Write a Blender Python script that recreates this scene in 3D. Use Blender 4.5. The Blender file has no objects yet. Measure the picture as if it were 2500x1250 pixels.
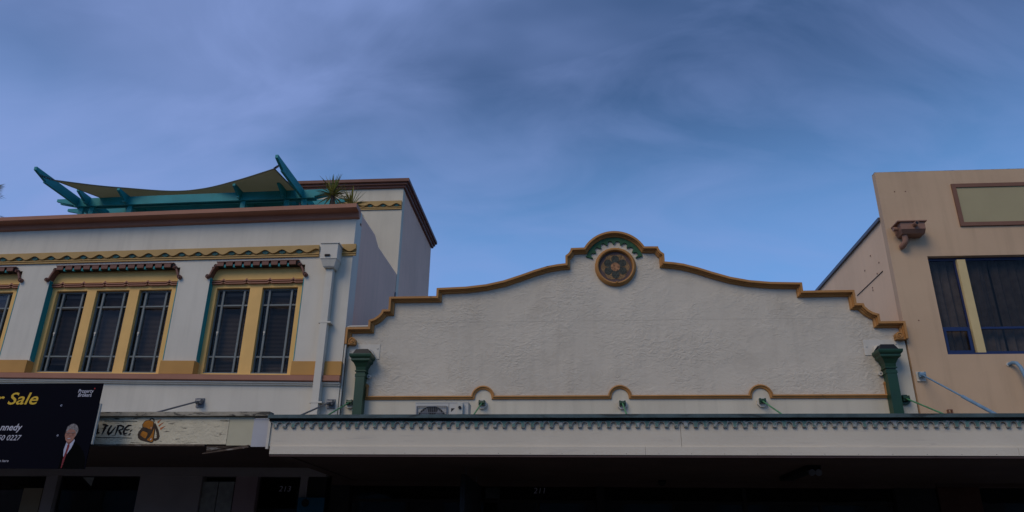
import bpy, math, random
from mathutils import Vector, Matrix
random.seed(7)
sc = bpy.context.scene
R = math.radians

# ------------------------------------------------------------------ camera
cam_d = bpy.data.cameras.new('camera')
cam = bpy.data.objects.new('camera', cam_d)
sc.collection.objects.link(cam)
cam_d.sensor_width = 36.0
cam_d.lens = 1835.18 / 2500 * 36.0
cam_d.clip_start = 0.05
cam_d.clip_end = 3000
cam.location = (0, 0, 1.6)
cam.matrix_world = (Matrix.Translation((0, 0, 1.6)) @ Matrix.Rotation(R(4.955), 4, 'Z')
                    @ Matrix.Rotation(R(90 + 22.188), 4, 'X') @ Matrix.Rotation(R(0.802), 4, 'Z'))
sc.camera = cam

# ------------------------------------------------------------------ sky, sun, exposure
SUN_EL, SUN_AZ = 41.0, 212.0      # degrees; azimuth clockwise from +Y
w = bpy.data.worlds.new('World'); sc.world = w; w.use_nodes = True
nt = w.node_tree; nt.nodes.clear()
def N(t, **k):
    n = nt.nodes.new(t)
    for a, b in k.items(): setattr(n, a, b)
    return n
L = nt.links.new
out = N('ShaderNodeOutputWorld'); bg = N('ShaderNodeBackground'); bg.inputs[1].default_value = 0.085
sky = N('ShaderNodeTexSky'); sky.sky_type = 'NISHITA'; sky.sun_disc = False
sky.sun_elevation = R(SUN_EL); sky.sun_rotation = R(SUN_AZ); sky.altitude = 20
sky.air_density = 1.0; sky.dust_density = 0.2; sky.ozone_density = 9.0
tc = N('ShaderNodeTexCoord')
sep = N('ShaderNodeSeparateXYZ'); L(tc.outputs['Generated'], sep.inputs[0])
ma = N('ShaderNodeMath', operation='MAXIMUM'); L(sep.outputs[2], ma.inputs[0]); ma.inputs[1].default_value = 0.0
mb = N('ShaderNodeMath', operation='ADD'); L(ma.outputs[0], mb.inputs[0]); mb.inputs[1].default_value = 0.55
dx = N('ShaderNodeMath', operation='DIVIDE'); L(sep.outputs[0], dx.inputs[0]); L(mb.outputs[0], dx.inputs[1])
dy = N('ShaderNodeMath', operation='DIVIDE'); L(sep.outputs[1], dy.inputs[0]); L(mb.outputs[0], dy.inputs[1])
cb = N('ShaderNodeCombineXYZ'); L(dx.outputs[0], cb.inputs[0]); L(dy.outputs[0], cb.inputs[1])
mp = N('ShaderNodeMapping'); L(cb.outputs[0], mp.inputs[0])
mp.inputs['Rotation'].default_value = (0, 0, R(-45)); mp.inputs['Scale'].default_value = (0.75, 1.5, 1); mp.inputs['Location'].default_value = (17.7, 4.4, 0)
n1 = N('ShaderNodeTexNoise'); L(mp.outputs[0], n1.inputs[0]); n1.inputs['Scale'].default_value = 1.5; n1.inputs['Detail'].default_value = 4.5; n1.inputs['Roughness'].default_value = 0.55; n1.inputs['Distortion'].default_value = 0.35
bank = N('ShaderNodeMath', operation='MULTIPLY_ADD'); L(sep.outputs[0], bank.inputs[0]); bank.inputs[1].default_value = -0.36; L(n1.outputs[0], bank.inputs[2])   # the cloud bank lies to the left
rp = N('ShaderNodeMapRange', interpolation_type='SMOOTHSTEP'); L(bank.outputs[0], rp.inputs[0])
rp.inputs[1].default_value = 0.40; rp.inputs[2].default_value = 0.74; rp.inputs[3].default_value = 0.0; rp.inputs[4].default_value = 0.62
n2 = N('ShaderNodeTexNoise'); L(mp.outputs[0], n2.inputs[0]); n2.inputs['Scale'].default_value = 5.0; n2.inputs['Detail'].default_value = 8; n2.inputs['Roughness'].default_value = 0.53; n2.inputs['Distortion'].default_value = 0.8
wisp = N('ShaderNodeMapRange'); L(n2.outputs[0], wisp.inputs[0]); wisp.inputs[1].default_value = 0.40; wisp.inputs[2].default_value = 0.66; wisp.inputs[3].default_value = 0.0; wisp.inputs[4].default_value = 0.25
# thin high cloud looks denser towards the horizon because one looks through more of it
veil = N('ShaderNodeMapRange', interpolation_type='SMOOTHSTEP'); L(ma.outputs[0], veil.inputs[0])
veil.inputs[1].default_value = 0.60; veil.inputs[2].default_value = 0.30; veil.inputs[3].default_value = 0.0; veil.inputs[4].default_value = 0.62
ad = N('ShaderNodeMath', operation='ADD', use_clamp=True); L(rp.outputs[0], ad.inputs[0]); L(wisp.outputs[0], ad.inputs[1])
mv = N('ShaderNodeMix', data_type='RGBA'); L(veil.outputs[0], mv.inputs[0]); L(sky.outputs[0], mv.inputs[6]); mv.inputs[7].default_value = (2.15, 4.85, 10.0, 1)
mx = N('ShaderNodeMix', data_type='RGBA'); L(ad.outputs[0], mx.inputs[0]); L(mv.outputs[2], mx.inputs[6])
mx.inputs[7].default_value = (2.75, 3.85, 7.6, 1)
L(mx.outputs[2], bg.inputs[0]); L(bg.outputs[0], out.inputs[0])

sun_d = bpy.data.lights.new('sun', 'SUN'); sun_d.energy = 1.1; sun_d.angle = R(32); sun_d.color = (1.0, 0.83, 0.59)
sun = bpy.data.objects.new('sun', sun_d); sc.collection.objects.link(sun)
sd = Vector((math.sin(R(SUN_AZ)) * math.cos(R(SUN_EL)), math.cos(R(SUN_AZ)) * math.cos(R(SUN_EL)), math.sin(R(SUN_EL))))
sun.rotation_euler = sd.to_track_quat('Z', 'Y').to_euler(); sun.location = (-10, -20, 30)
sc.view_settings.view_transform = 'Standard'; sc.view_settings.look = 'None'
sc.view_settings.exposure = 0.1; sc.view_settings.gamma = 1.0; sc.view_settings.use_curve_mapping = False
sc.cycles.max_bounces = 6

# ------------------------------------------------------------------ materials
MATS = {}
def mat(name, col, rough=0.7, var=0.12, vscale=2.0, bump=0.0, bscale=60.0, bdist=0.01, streak=0.0, dirt=None, dirt_amt=0.0,
        dirt_scale=(3, 3, 3), dirt_lo=0.55, dirt_hi=0.7, metal=0.0, spec=0.3, distort=0.0, bdetail=4):
    m = bpy.data.materials.new(name); m.use_nodes = True
    t = m.node_tree; ns = t.nodes; ln = t.links.new
    p = ns['Principled BSDF']
    p.inputs['Roughness'].default_value = rough; p.inputs['Metallic'].default_value = metal
    p.inputs['Specular IOR Level'].default_value = spec
    g = ns.new('ShaderNodeNewGeometry')
    def noise(scale, detail=4, vec=None, dist=0.0, rgh=0.55):
        n = ns.new('ShaderNodeTexNoise'); n.inputs['Scale'].default_value = scale; n.inputs['Detail'].default_value = detail
        n.inputs['Distortion'].default_value = dist; n.inputs['Roughness'].default_value = rgh
        ln(vec if vec is not None else g.outputs['Position'], n.inputs[0]); return n
    def mapped(s):
        mpn = ns.new('ShaderNodeMapping'); mpn.inputs['Scale'].default_value = s; ln(g.outputs['Position'], mpn.inputs[0]); return mpn.outputs[0]
    def mixc(fac, a, b, mode='MIX'):
        x = ns.new('ShaderNodeMix'); x.data_type = 'RGBA'; x.blend_type = mode
        if isinstance(fac, float): x.inputs[0].default_value = fac
        else: ln(fac, x.inputs[0])
        for i, v in ((6, a), (7, b)):
            if isinstance(v, tuple): x.inputs[i].default_value = (*v, 1) if len(v) == 3 else v
            else: ln(v, x.inputs[i])
        return x.outputs[2]
    def ramp(src, lo, hi):
        r_ = ns.new('ShaderNodeMapRange'); r_.interpolation_type = 'SMOOTHSTEP'
        ln(src, r_.inputs[0]); r_.inputs[1].default_value = lo; r_.inputs[2].default_value = hi; return r_.outputs[0]
    dark = tuple(c * (1 - var) for c in col); light = tuple(min(1, c * (1 + var * 0.7)) for c in col)
    c = mixc(ramp(noise(vscale, 5).outputs[0], 0.3, 0.7), dark, light)
    if streak > 0:
        s = ramp(noise(1.0, 5, mapped((7, 7, 0.55)), 0.3).outputs[0], 0.42, 0.75)
        mu = ns.new('ShaderNodeMath'); mu.operation = 'MULTIPLY'; ln(s, mu.inputs[0]); mu.inputs[1].default_value = streak
        c = mixc(mu.outputs[0], c, tuple(k * 0.55 for k in col))
    if dirt is not None:
        s = ramp(noise(1.0, 7, mapped(dirt_scale), 0.6, 0.65).outputs[0], dirt_lo, dirt_hi)
        mu = ns.new('ShaderNodeMath'); mu.operation = 'MULTIPLY'; ln(s, mu.inputs[0]); mu.inputs[1].default_value = dirt_amt
        c = mixc(mu.outputs[0], c, dirt)
    ln(c, p.inputs['Base Color'])
    if bump > 0:
        b = ns.new('ShaderNodeBump'); b.inputs['Strength'].default_value = bump; b.inputs['Distance'].default_value = bdist
        ln(noise(bscale, bdetail, None, distort).outputs[0], b.inputs['Height']); ln(b.outputs[0], p.inputs['Normal'])
    MATS[name] = m
    return m

M = {}
M['white'] = mat('painted_render', (0.65, 0.6, 0.49), 0.75, 0.06, 0.9, 0.25, 45, 0.008, streak=0.18)
M['cwhite'] = mat('cream_render', (0.63, 0.57, 0.44), 0.75, 0.06, 0.9, 0.25, 40, 0.008, streak=0.22)
M['lavender'] = mat('lavender_render', (0.8, 0.5, 0.365), 0.8, 0.06, 0.8, 0.2, 40, 0.006, streak=0.12)
M['yellow'] = mat('ochre_yellow_paint', (0.82, 0.49, 0.155), 0.65, 0.05, 3, 0.12, 60, 0.004, streak=0.08)
M['ochre'] = mat('dark_ochre_paint', (0.52, 0.27, 0.07), 0.65, 0.07, 2, 0.12, 60, 0.004)
M['frieze'] = mat('frieze_paint', (0.48, 0.3, 0.105), 0.65, 0.07, 3, 0.12, 60, 0.004, streak=0.12)
M['pinkbrown'] = mat('pink_brown_paint', (0.37, 0.165, 0.1), 0.6, 0.06, 2, 0.1, 60, 0.004, streak=0.1)
M['brown'] = mat('red_brown_paint', (0.17, 0.07, 0.047), 0.55, 0.1, 4)
M['teal'] = mat('teal_paint', (0.011, 0.25, 0.265), 0.55, 0.12, 3, 0.15, 90, 0.003, streak=0.1)
M['tealband'] = mat('weathered_teal_paint', (0.085, 0.125, 0.13), 0.6, 0.25, 5, 0.2, 80, 0.004, dirt=(0.03, 0.035, 0.035), dirt_amt=0.85, dirt_scale=(2.2, 9, 14), dirt_lo=0.5, dirt_hi=0.62)
M['scallop'] = mat('worn_scallop_paint', (0.13, 0.24, 0.205), 0.65, 0.3, 9, 0.2, 80, 0.004, dirt=(0.5, 0.48, 0.46), dirt_amt=0.75, dirt_scale=(14, 14, 20), dirt_lo=0.5, dirt_hi=0.62)
M['scallop_edge'] = mat('chalky_edge_paint', (0.44, 0.4, 0.34), 0.8, 0.3, 14)
M['gold'] = mat('golden_coping_paint', (0.43, 0.205, 0.06), 0.6, 0.10, 3, 0.15, 60, 0.004, streak=0.14, dirt=(0.07, 0.05, 0.03), dirt_amt=0.9, dirt_scale=(6, 6, 10), dirt_lo=0.62, dirt_hi=0.72)
M['green'] = mat('dark_green_paint', (0.011, 0.05, 0.02), 0.45, 0.15, 4, 0.1, 70, 0.003, spec=0.5)
M['rodgreen'] = mat('rod_green_paint', (0.08, 0.25, 0.11), 0.5, 0.2, 9)
M['lunette'] = mat('lunette_green_paint', (0.028, 0.1, 0.046), 0.7, 0.2, 12, 0.3, 90, 0.005)
M['steel'] = mat('grey_green_window_steel', (0.16, 0.185, 0.18), 0.5, 0.1, 5, spec=0.4)
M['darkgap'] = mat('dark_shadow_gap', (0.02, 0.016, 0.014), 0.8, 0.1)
M['blind'] = mat('grey_blind', (0.25, 0.19, 0.155), 0.7, 0.1, 3)
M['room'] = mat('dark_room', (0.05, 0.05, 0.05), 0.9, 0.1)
M['tan'] = mat('tan_render', (0.58, 0.4, 0.245), 0.8, 0.06, 0.8, 0.2, 45, 0.006, streak=0.2)
M['pinktan'] = mat('pink_tan_render', (0.82, 0.57, 0.35), 0.8, 0.05, 1.2, 0.3, 30, 0.008, streak=0.10)
M['panel'] = mat('pale_olive_panel', (0.4, 0.335, 0.18), 0.6, 0.04, 1.5)
M['framebrown'] = mat('brown_panel_frame', (0.21, 0.1, 0.058), 0.55, 0.08, 3)
M['blue'] = mat('blue_window_paint', (0.01, 0.02, 0.085), 0.4, 0.15, 6, spec=0.5)
M['rodblue'] = mat('pale_blue_rod_paint', (0.16, 0.27, 0.36), 0.5, 0.15, 9)
M['mullion'] = mat('yellow_mullion_paint', (0.64, 0.49, 0.23), 0.6, 0.05, 4)
M['curtain'] = mat('brown_curtain', (0.1, 0.075, 0.06), 0.9, 0.25, 8)
M['flash'] = mat('grey_flashing', (0.10, 0.11, 0.135), 0.4, 0.1, 3, metal=0.3)
M['iron'] = mat('grey_iron', (0.17, 0.175, 0.185), 0.5, 0.2, 8, metal=0.4)
M['rainbox'] = mat('dusky_brown_metal', (0.30, 0.16, 0.105), 0.55, 0.08, 3)
M['fan'] = mat('dull_teal_relief', (0.045, 0.14, 0.135), 0.7, 0.4, 40)
M['plate'] = mat('white_plate_paint', (0.62, 0.57, 0.47), 0.6, 0.06, 6, streak=0.1)
M['fascia'] = mat('white_board_paint', (0.67, 0.605, 0.485), 0.7, 0.05, 1.3, 0.3, 30, 0.005, dirt=(0.36, 0.33, 0.31), dirt_amt=0.35, dirt_scale=(1.6, 9, 26), dirt_lo=0.56, dirt_hi=0.72)
M['flaking'] = mat('flaking_cream_paint', (0.66, 0.59, 0.42), 0.8, 0.10, 5, 0.8, 35, 0.012, dirt=(0.05, 0.04, 0.03), dirt_amt=0.95, dirt_scale=(4.5, 20, 46), dirt_lo=0.59, dirt_hi=0.63)
M['palepanel'] = mat('pale_cream_panel', (0.53, 0.49, 0.34), 0.75, 0.06, 2, 0.2, 40, 0.005, dirt=(0.06, 0.05, 0.04), dirt_amt=0.8, dirt_scale=(10, 20, 16), dirt_lo=0.70, dirt_hi=0.74)
M['bluepanel'] = mat('pale_blue_grey_panel', (0.46, 0.46, 0.47), 0.7, 0.06, 3, 0.2, 40, 0.004, dirt=(0.2, 0.2, 0.22), dirt_amt=0.5, dirt_scale=(9, 20, 12), dirt_lo=0.64, dirt_hi=0.7)
M['mossy'] = mat('mossy_cap', (0.36, 0.32, 0.24), 0.85, 0.2, 6, 0.4, 60, 0.006, dirt=(0.05, 0.045, 0.04), dirt_amt=0.9, dirt_scale=(5, 12, 16), dirt_lo=0.48, dirt_hi=0.6)
M['rotwood'] = mat('rotten_timber', (0.10, 0.07, 0.05), 0.9, 0.4, 14, 0.5, 60, 0.008, dirt=(0.45, 0.42, 0.36), dirt_amt=0.7, dirt_scale=(4, 20, 30), dirt_lo=0.58, dirt_hi=0.64)
M['soffit'] = mat('brown_soffit', (0.115, 0.075, 0.06), 0.8, 0.12, 1.5)
M['darktrim'] = mat('dark_brown_trim', (0.07, 0.04, 0.035), 0.6, 0.15, 3)
M['roofing'] = mat('grey_roofing', (0.16, 0.16, 0.165), 0.7, 0.15, 2)
M['sail'] = mat('khaki_sail_cloth', (0.36, 0.34, 0.235), 0.9, 0.10, 2.5, 0.2, 120, 0.002)
t_ = M['sail'].node_tree; tl = t_.nodes.new('ShaderNodeBsdfTranslucent'); tl.inputs[0].default_value = (0.48, 0.46, 0.32, 1); ms_ = t_.nodes.new('ShaderNodeMixShader'); ms_.inputs[0].default_value = 0.5
t_.links.new(t_.nodes['Principled BSDF'].outputs[0], ms_.inputs[1]); t_.links.new(tl.outputs[0], ms_.inputs[2]); t_.links.new(ms_.outputs[0], t_.nodes['Material Output'].inputs[0])
M['sail_edge'] = mat('dark_sail_webbing', (0.17, 0.175, 0.15), 0.8, 0.1)
M['chain'] = mat('dark_chain', (0.04, 0.03, 0.03), 0.5, 0.2, 20, metal=0.5)
M['leafy'] = mat('yellow_green_blade', (0.3, 0.27, 0.05), 0.5, 0.45, 14, spec=0.4)
M['leafd'] = mat('dark_green_blade', (0.085, 0.12, 0.045), 0.5, 0.4, 14, spec=0.4)
M['bark'] = mat('dark_plant_stem', (0.06, 0.045, 0.04), 0.9, 0.3, 20, 0.5, 60, 0.01)
M['frond'] = mat('dark_palm_leaflet', (0.045, 0.06, 0.045), 0.6, 0.3, 8)
M['acbody'] = mat('grey_white_casing', (0.52, 0.5, 0.44), 0.5, 0.05, 4, spec=0.4)
M['acdark'] = mat('dark_fan_opening', (0.03, 0.03, 0.032), 0.6, 0.2)
M['acbeige'] = mat('beige_isolator', (0.52, 0.50, 0.42), 0.5, 0.05)
M['black'] = mat('black_plastic', (0.012, 0.012, 0.012), 0.5, 0.1)
M['navy'] = mat('navy_sign_vinyl', (0.0022, 0.0024, 0.007), 0.6, 0.1, 1.0, spec=0.04)
M['pyellow'] = mat('yellow_print', (0.72, 0.46, 0.03), 0.5, 0.03)
M['pwhite'] = mat('pale_print', (0.55, 0.55, 0.62), 0.5, 0.03)
M['pred'] = mat('red_print', (0.5, 0.03, 0.03), 0.5, 0.03)
M['pskin'] = mat('portrait_skin_print', (0.36, 0.165, 0.115), 0.5, 0.14, 22)
M['pskin2'] = mat('portrait_shade_print', (0.19, 0.075, 0.055), 0.5, 0.1, 22)
M['phair'] = mat('portrait_hair_print', (0.22, 0.20, 0.195), 0.5, 0.55, 45)
M['psuit'] = mat('portrait_suit_print', (0.0012, 0.0012, 0.0016), 0.6, 0.1, spec=0.03)
M['pshirt'] = mat('portrait_shirt_print', (0.46, 0.48, 0.60), 0.5, 0.08, 12)
M['ptie'] = mat('portrait_tie_print', (0.20, 0.012, 0.022), 0.5, 0.1, 10)
M['pink_ink'] = mat('black_brush_paint', (0.018, 0.012, 0.010), 0.7, 0.2, 10)
M['pack_dark'] = mat('pack_dark_brown_paint', (0.05, 0.03, 0.018), 0.7, 0.3, 20)
M['pack_orange'] = mat('pack_orange_paint', (0.42, 0.155, 0.012), 0.7, 0.25, 14)
M['pack_ray'] = mat('pack_ray_orange_paint', (0.50, 0.15, 0.04), 0.7, 0.15, 14)
M['asphalt'] = mat('asphalt', (0.05, 0.05, 0.052), 0.9, 0.2, 3, 0.4, 90, 0.01)
M['paving'] = mat('footpath_concrete', (0.10, 0.095, 0.09), 0.9, 0.2, 2, 0.3, 60, 0.008)
M['kerbm'] = mat('kerb_concrete', (0.20, 0.195, 0.185), 0.9, 0.15, 2)
M['shopwhite'] = mat('shop_white_paint', (0.42, 0.38, 0.37), 0.7, 0.08, 2)
M['shopcream'] = mat('shop_cream_paint', (0.36, 0.30, 0.20), 0.7, 0.08, 2)
M['shoppink'] = mat('shop_mauve_paint', (0.40, 0.30, 0.31), 0.7, 0.08, 2)
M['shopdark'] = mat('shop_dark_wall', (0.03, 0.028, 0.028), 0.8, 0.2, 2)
M['shopbrick'] = mat('shop_dark_red_pier', (0.10, 0.045, 0.03), 0.8, 0.2, 2)
M['shopblue'] = mat('shop_blue_sign', (0.01, 0.13, 0.22), 0.6, 0.1, 2)
M['poster'] = mat('grey_poster', (0.34, 0.36, 0.34), 0.7, 0.2, 9)
M['mos_bg'] = mat('mosaic_purple_brown', (0.105, 0.07, 0.065), 0.7, 0.25, 60, 0.3, 90, 0.004)

def mosaic(name, col):
    m = mat(name, col, 0.7, 0.1)
    t = m.node_tree; p = t.nodes['Principled BSDF']; g = t.nodes.new('ShaderNodeNewGeometry')
    v = t.nodes.new('ShaderNodeTexVoronoi'); v.inputs['Scale'].default_value = 48
    t.links.new(g.outputs['Position'], v.inputs[0])
    r = t.nodes.new('ShaderNodeMapRange'); t.links.new(v.outputs['Color'], r.inputs[0])
    x = t.nodes.new('ShaderNodeMix'); x.data_type = 'RGBA'; t.links.new(r.outputs[0], x.inputs[0])
    x.inputs[6].default_value = (*[c * 0.3 for c in col], 1); x.inputs[7].default_value = (*[c * 1.5 for c in col], 1)
    t.links.new(x.outputs[2], p.inputs['Base Color']); return m
M['mos_tan'] = mosaic('mosaic_tan', (0.24, 0.14, 0.06))
M['mos_dark'] = mosaic('mosaic_dark_green', (0.05, 0.055, 0.042))
M['mos_mid'] = mosaic('mosaic_terracotta', (0.34, 0.165, 0.075))

def stucco():
    m = mat('rough_stucco', (0.60, 0.53, 0.415), 0.8, 0.05, 1.1, streak=0.14, dirt=(0.36, 0.30, 0.22), dirt_amt=0.3, dirt_scale=(1.2, 1.2, 0.7), dirt_lo=0.52, dirt_hi=0.75)
    t = m.node_tree; p = t.nodes['Principled BSDF']; ln = t.links.new
    g = t.nodes.new('ShaderNodeNewGeometry')
    def nz(s, d, dist, sc_=(1, 1, 1)):
        mp_ = t.nodes.new('ShaderNodeMapping'); mp_.inputs['Scale'].default_value = sc_; mp_.inputs['Rotation'].default_value = (0, R(24), 0)
        ln(g.outputs['Position'], mp_.inputs[0])
        n = t.nodes.new('ShaderNodeTexNoise'); n.inputs['Scale'].default_value = s; n.inputs['Detail'].default_value = d; n.inputs['Distortion'].default_value = dist
        ln(mp_.outputs[0], n.inputs[0]); return n.outputs[0]
    a = nz(8, 6, 1.4, (1, 1, 1.7)); b = nz(26, 3, 0.5); mask = nz(1.7, 3, 0.2)
    mr = t.nodes.new('ShaderNodeMapRange'); ln(mask, mr.inputs[0]); mr.inputs[1].default_value = 0.35; mr.inputs[2].default_value = 0.65; mr.inputs[3].default_value = 0.2; mr.inputs[4].default_value = 1.0
    ab = t.nodes.new('ShaderNodeMath'); ab.operation = 'MULTIPLY_ADD'; ln(b, ab.inputs[0]); ab.inputs[1].default_value = 0.35; ln(a, ab.inputs[2])
    bm_ = t.nodes.new('ShaderNodeMath'); bm_.operation = 'MULTIPLY'; ln(ab.outputs[0], bm_.inputs[0]); ln(mr.outputs[0], bm_.inputs[1])
    bp = t.nodes.new('ShaderNodeBump'); bp.inputs['Strength'].default_value = 0.55; bp.inputs['Distance'].default_value = 0.035
    ln(bm_.outputs[0], bp.inputs['Height']); ln(bp.outputs[0], p.inputs['Normal'])
    return m
M['stucco'] = stucco()

def glass(name, tint=(0.75, 0.78, 0.8), ior=1.5):
    m = bpy.data.materials.new(name); m.use_nodes = True
    t = m.node_tree; t.nodes.clear(); o = t.nodes.new('ShaderNodeOutputMaterial')
    tr = t.nodes.new('ShaderNodeBsdfTransparent'); tr.inputs[0].default_value = (*tint, 1)
    gl = t.nodes.new('ShaderNodeBsdfGlossy'); gl.inputs['Roughness'].default_value = 0.015
    g = t.nodes.new('ShaderNodeNewGeometry'); n = t.nodes.new('ShaderNodeTexNoise'); n.inputs['Scale'].default_value = 1.6
    t.links.new(g.outputs['Position'], n.inputs[0]); b = t.nodes.new('ShaderNodeBump'); b.inputs['Strength'].default_value = 0.12; b.inputs['Distance'].default_value = 0.02
    t.links.new(n.outputs[0], b.inputs['Height']); t.links.new(b.outputs[0], gl.inputs['Normal'])
    fr = t.nodes.new('ShaderNodeFresnel'); fr.inputs[0].default_value = ior
    mxs = t.nodes.new('ShaderNodeMixShader'); t.links.new(fr.outputs[0], mxs.inputs[0]); t.links.new(tr.outputs[0], mxs.inputs[1]); t.links.new(gl.outputs[0], mxs.inputs[2])
    t.links.new(mxs.outputs[0], o.inputs[0]); return m
M['glass'] = glass('window_glass', (0.78, 0.78, 0.76), 1.32)
M['shopglass'] = glass('shop_glass', (0.5, 0.52, 0.55))

# ------------------------------------------------------------------ helpers
BASE = {}
def link(o): sc.collection.objects.link(o); return o
def thing(name, label, cat, loc=(0, 0, 0), group=None):
    o = link(bpy.data.objects.new(name, None)); o.location = loc; o.empty_display_size = 0.2
    o['label'] = label; o['category'] = cat
    if group: o['group'] = group
    BASE[o] = Vector(loc); return o
class MB:
    def __init__(s): s.v = []; s.f = []; s.warp = None
    def add(s, vs, fs):
        k = len(s.v); s.v += [tuple(p) for p in vs]; s.f += [tuple(i + k for i in f) for f in fs]; return s
    def box(s, x0, x1, y0, y1, z0, z1):
        return s.add([(x0, y0, z0), (x1, y0, z0), (x1, y1, z0), (x0, y1, z0), (x0, y0, z1), (x1, y0, z1), (x1, y1, z1), (x0, y1, z1)],
                     [(0, 3, 2, 1), (4, 5, 6, 7), (0, 1, 5, 4), (1, 2, 6, 5), (2, 3, 7, 6), (3, 0, 4, 7)])
    def prism(s, pts, y0, y1):          # polygon in XZ extruded along Y
        a = sum(p[0] * q[1] - q[0] * p[1] for p, q in zip(pts, pts[1:] + pts[:1]))
        if a < 0: pts = pts[::-1]
        n = len(pts)
        fs = [tuple(range(n)), tuple(range(2 * n - 1, n - 1, -1))] + [(i, i + n, (i + 1) % n + n, (i + 1) % n) for i in range(n)]
        return s.add([(x, y0, z) for x, z in pts] + [(x, y1, z) for x, z in pts], fs)
    def prism_x(s, pts, x0, x1):        # polygon in YZ extruded along X
        n = len(pts)
        fs = [tuple(range(n)), tuple(range(2 * n - 1, n - 1, -1))] + [(i, i + n, (i + 1) % n + n, (i + 1) % n) for i in range(n)]
        return s.add([(x0, y, z) for y, z in pts] + [(x1, y, z) for y, z in pts], fs)
    def sweep(s, path, prof):           # section (n, y) swept along an XZ path with mitres
        nrm = offset_normals(path); m = len(prof); vs = []
        for (x, z), (nx, nz) in zip(path, nrm):
            for n_, y in prof: vs.append((x + nx * n_, y, z + nz * n_))
        fs = []
        for i in range(len(path) - 1):
            for j in range(m):
                a, b = i * m + j, i * m + (j + 1) % m
                fs.append((a, b, b + m, a + m))
        fs += [tuple(range(m - 1, -1, -1)), tuple((len(path) - 1) * m + j for j in range(m))]
        return s.add(vs, fs)
    def tube(s, pts, r, n=8, r2=None):
        pts = [Vector(p) for p in pts]; vs = []; fs = []; prev = None
        for i, p in enumerate(pts):
            d = (pts[min(i + 1, len(pts) - 1)] - pts[max(i - 1, 0)]).normalized()
            up = Vector((0, 0, 1)) if abs(d.z) < 0.9 else Vector((1, 0, 0))
            if prev is not None: up = prev
            a = (up - d * up.dot(d)).normalized(); prev = a; b = d.cross(a)
            rr = r if r2 is None else r + (r2 - r) * i / (len(pts) - 1)
            for k in range(n):
                t = 2 * math.pi * k / n; vs.append(p + a * math.cos(t) * rr + b * math.sin(t) * rr)
        for i in range(len(pts) - 1):
            for k in range(n):
                a, b = i * n + k, i * n + (k + 1) % n; fs.append((a, b, b + n, a + n))
        fs += [tuple(range(n - 1, -1, -1)), tuple((len(pts) - 1) * n + k for k in range(n))]
        return s.add(vs, fs)
    def lathe_y(s, cx, cz, prof, n=48):  # profile (r, y) revolved about a Y axis
        m = len(prof); vs = []; fs = []
        for k in range(n):
            t = 2 * math.pi * k / n
            for r, y in prof: vs.append((cx + r * math.cos(t), y, cz + r * math.sin(t)))
        for k in range(n):
            for j in range(m):
                a, b = k * m + j, k * m + (j + 1) % m; c, d = ((k + 1) % n) * m + (j + 1) % m, ((k + 1) % n) * m + j
                fs.append((a, d, c, b))
        return s.add(vs, fs)
    def disc(s, cx, cz, r, y0, y1, n=32):
        return s.prism([(cx + r * math.cos(2 * math.pi * k / n), cz + r * math.sin(2 * math.pi * k / n)) for k in range(n)], y0, y1)
    def build(s, name, m, parent=None, smooth=False, kind=None, label=None, warp=None):
        b = BASE.get(parent, Vector((0, 0, 0)))
        vs = s.v if warp is None else [warp(*p) for p in s.v]
        me = bpy.data.meshes.new(name)
        me.from_pydata([(x - b.x, y - b.y, z - b.z) for x, y, z in vs], [], s.f); me.update()
        import bmesh as _bm
        bmm = _bm.new(); bmm.from_mesh(me); _bm.ops.recalc_face_normals(bmm, faces=bmm.faces); bmm.to_mesh(me); bmm.free()
        if smooth:
            for p in me.polygons: p.use_smooth = True
            me.set_sharp_from_angle(angle=R(40))
        ms = m if isinstance(m, (list, tuple)) else [m]
        for k in ms: me.materials.append(M[k])
        o = link(bpy.data.objects.new(name, me))
        if parent is not None: o.parent = parent
        BASE[o] = b
        if kind: o['kind'] = kind
        if label: o['label'] = label
        return o
def offset_normals(path):
    res = []
    for i in range(len(path)):
        ds = []
        for a, b in ((i - 1, i), (i, i + 1)):
            if a >= 0 and b < len(path):
                dx_, dz_ = path[b][0] - path[a][0], path[b][1] - path[a][1]; l = math.hypot(dx_, dz_)
                if l > 1e-9: ds.append((-dz_ / l, dx_ / l))
        if len(ds) == 1: res.append(ds[0]); continue
        sx, sz = ds[0][0] + ds[1][0], ds[0][1] + ds[1][1]; l = math.hypot(sx, sz); sx /= l; sz /= l
        k = 1 / max(0.35, sx * ds[0][0] + sz * ds[0][1]); res.append((sx * k, sz * k))
    return res
def inset(path, n): return [(x + a * n, z + b * n) for (x, z), (a, b) in zip(path, offset_normals(path))]
def copy_part(src, parent, dloc):
    c = src.copy(); link(c); c.parent = parent; c.location = src.location + Vector(dloc); BASE[c] = BASE[src]; return c
def tagtop(o, label, cat, group=None):
    o['label'] = label; o['category'] = cat
    if group: o['group'] = group
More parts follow.
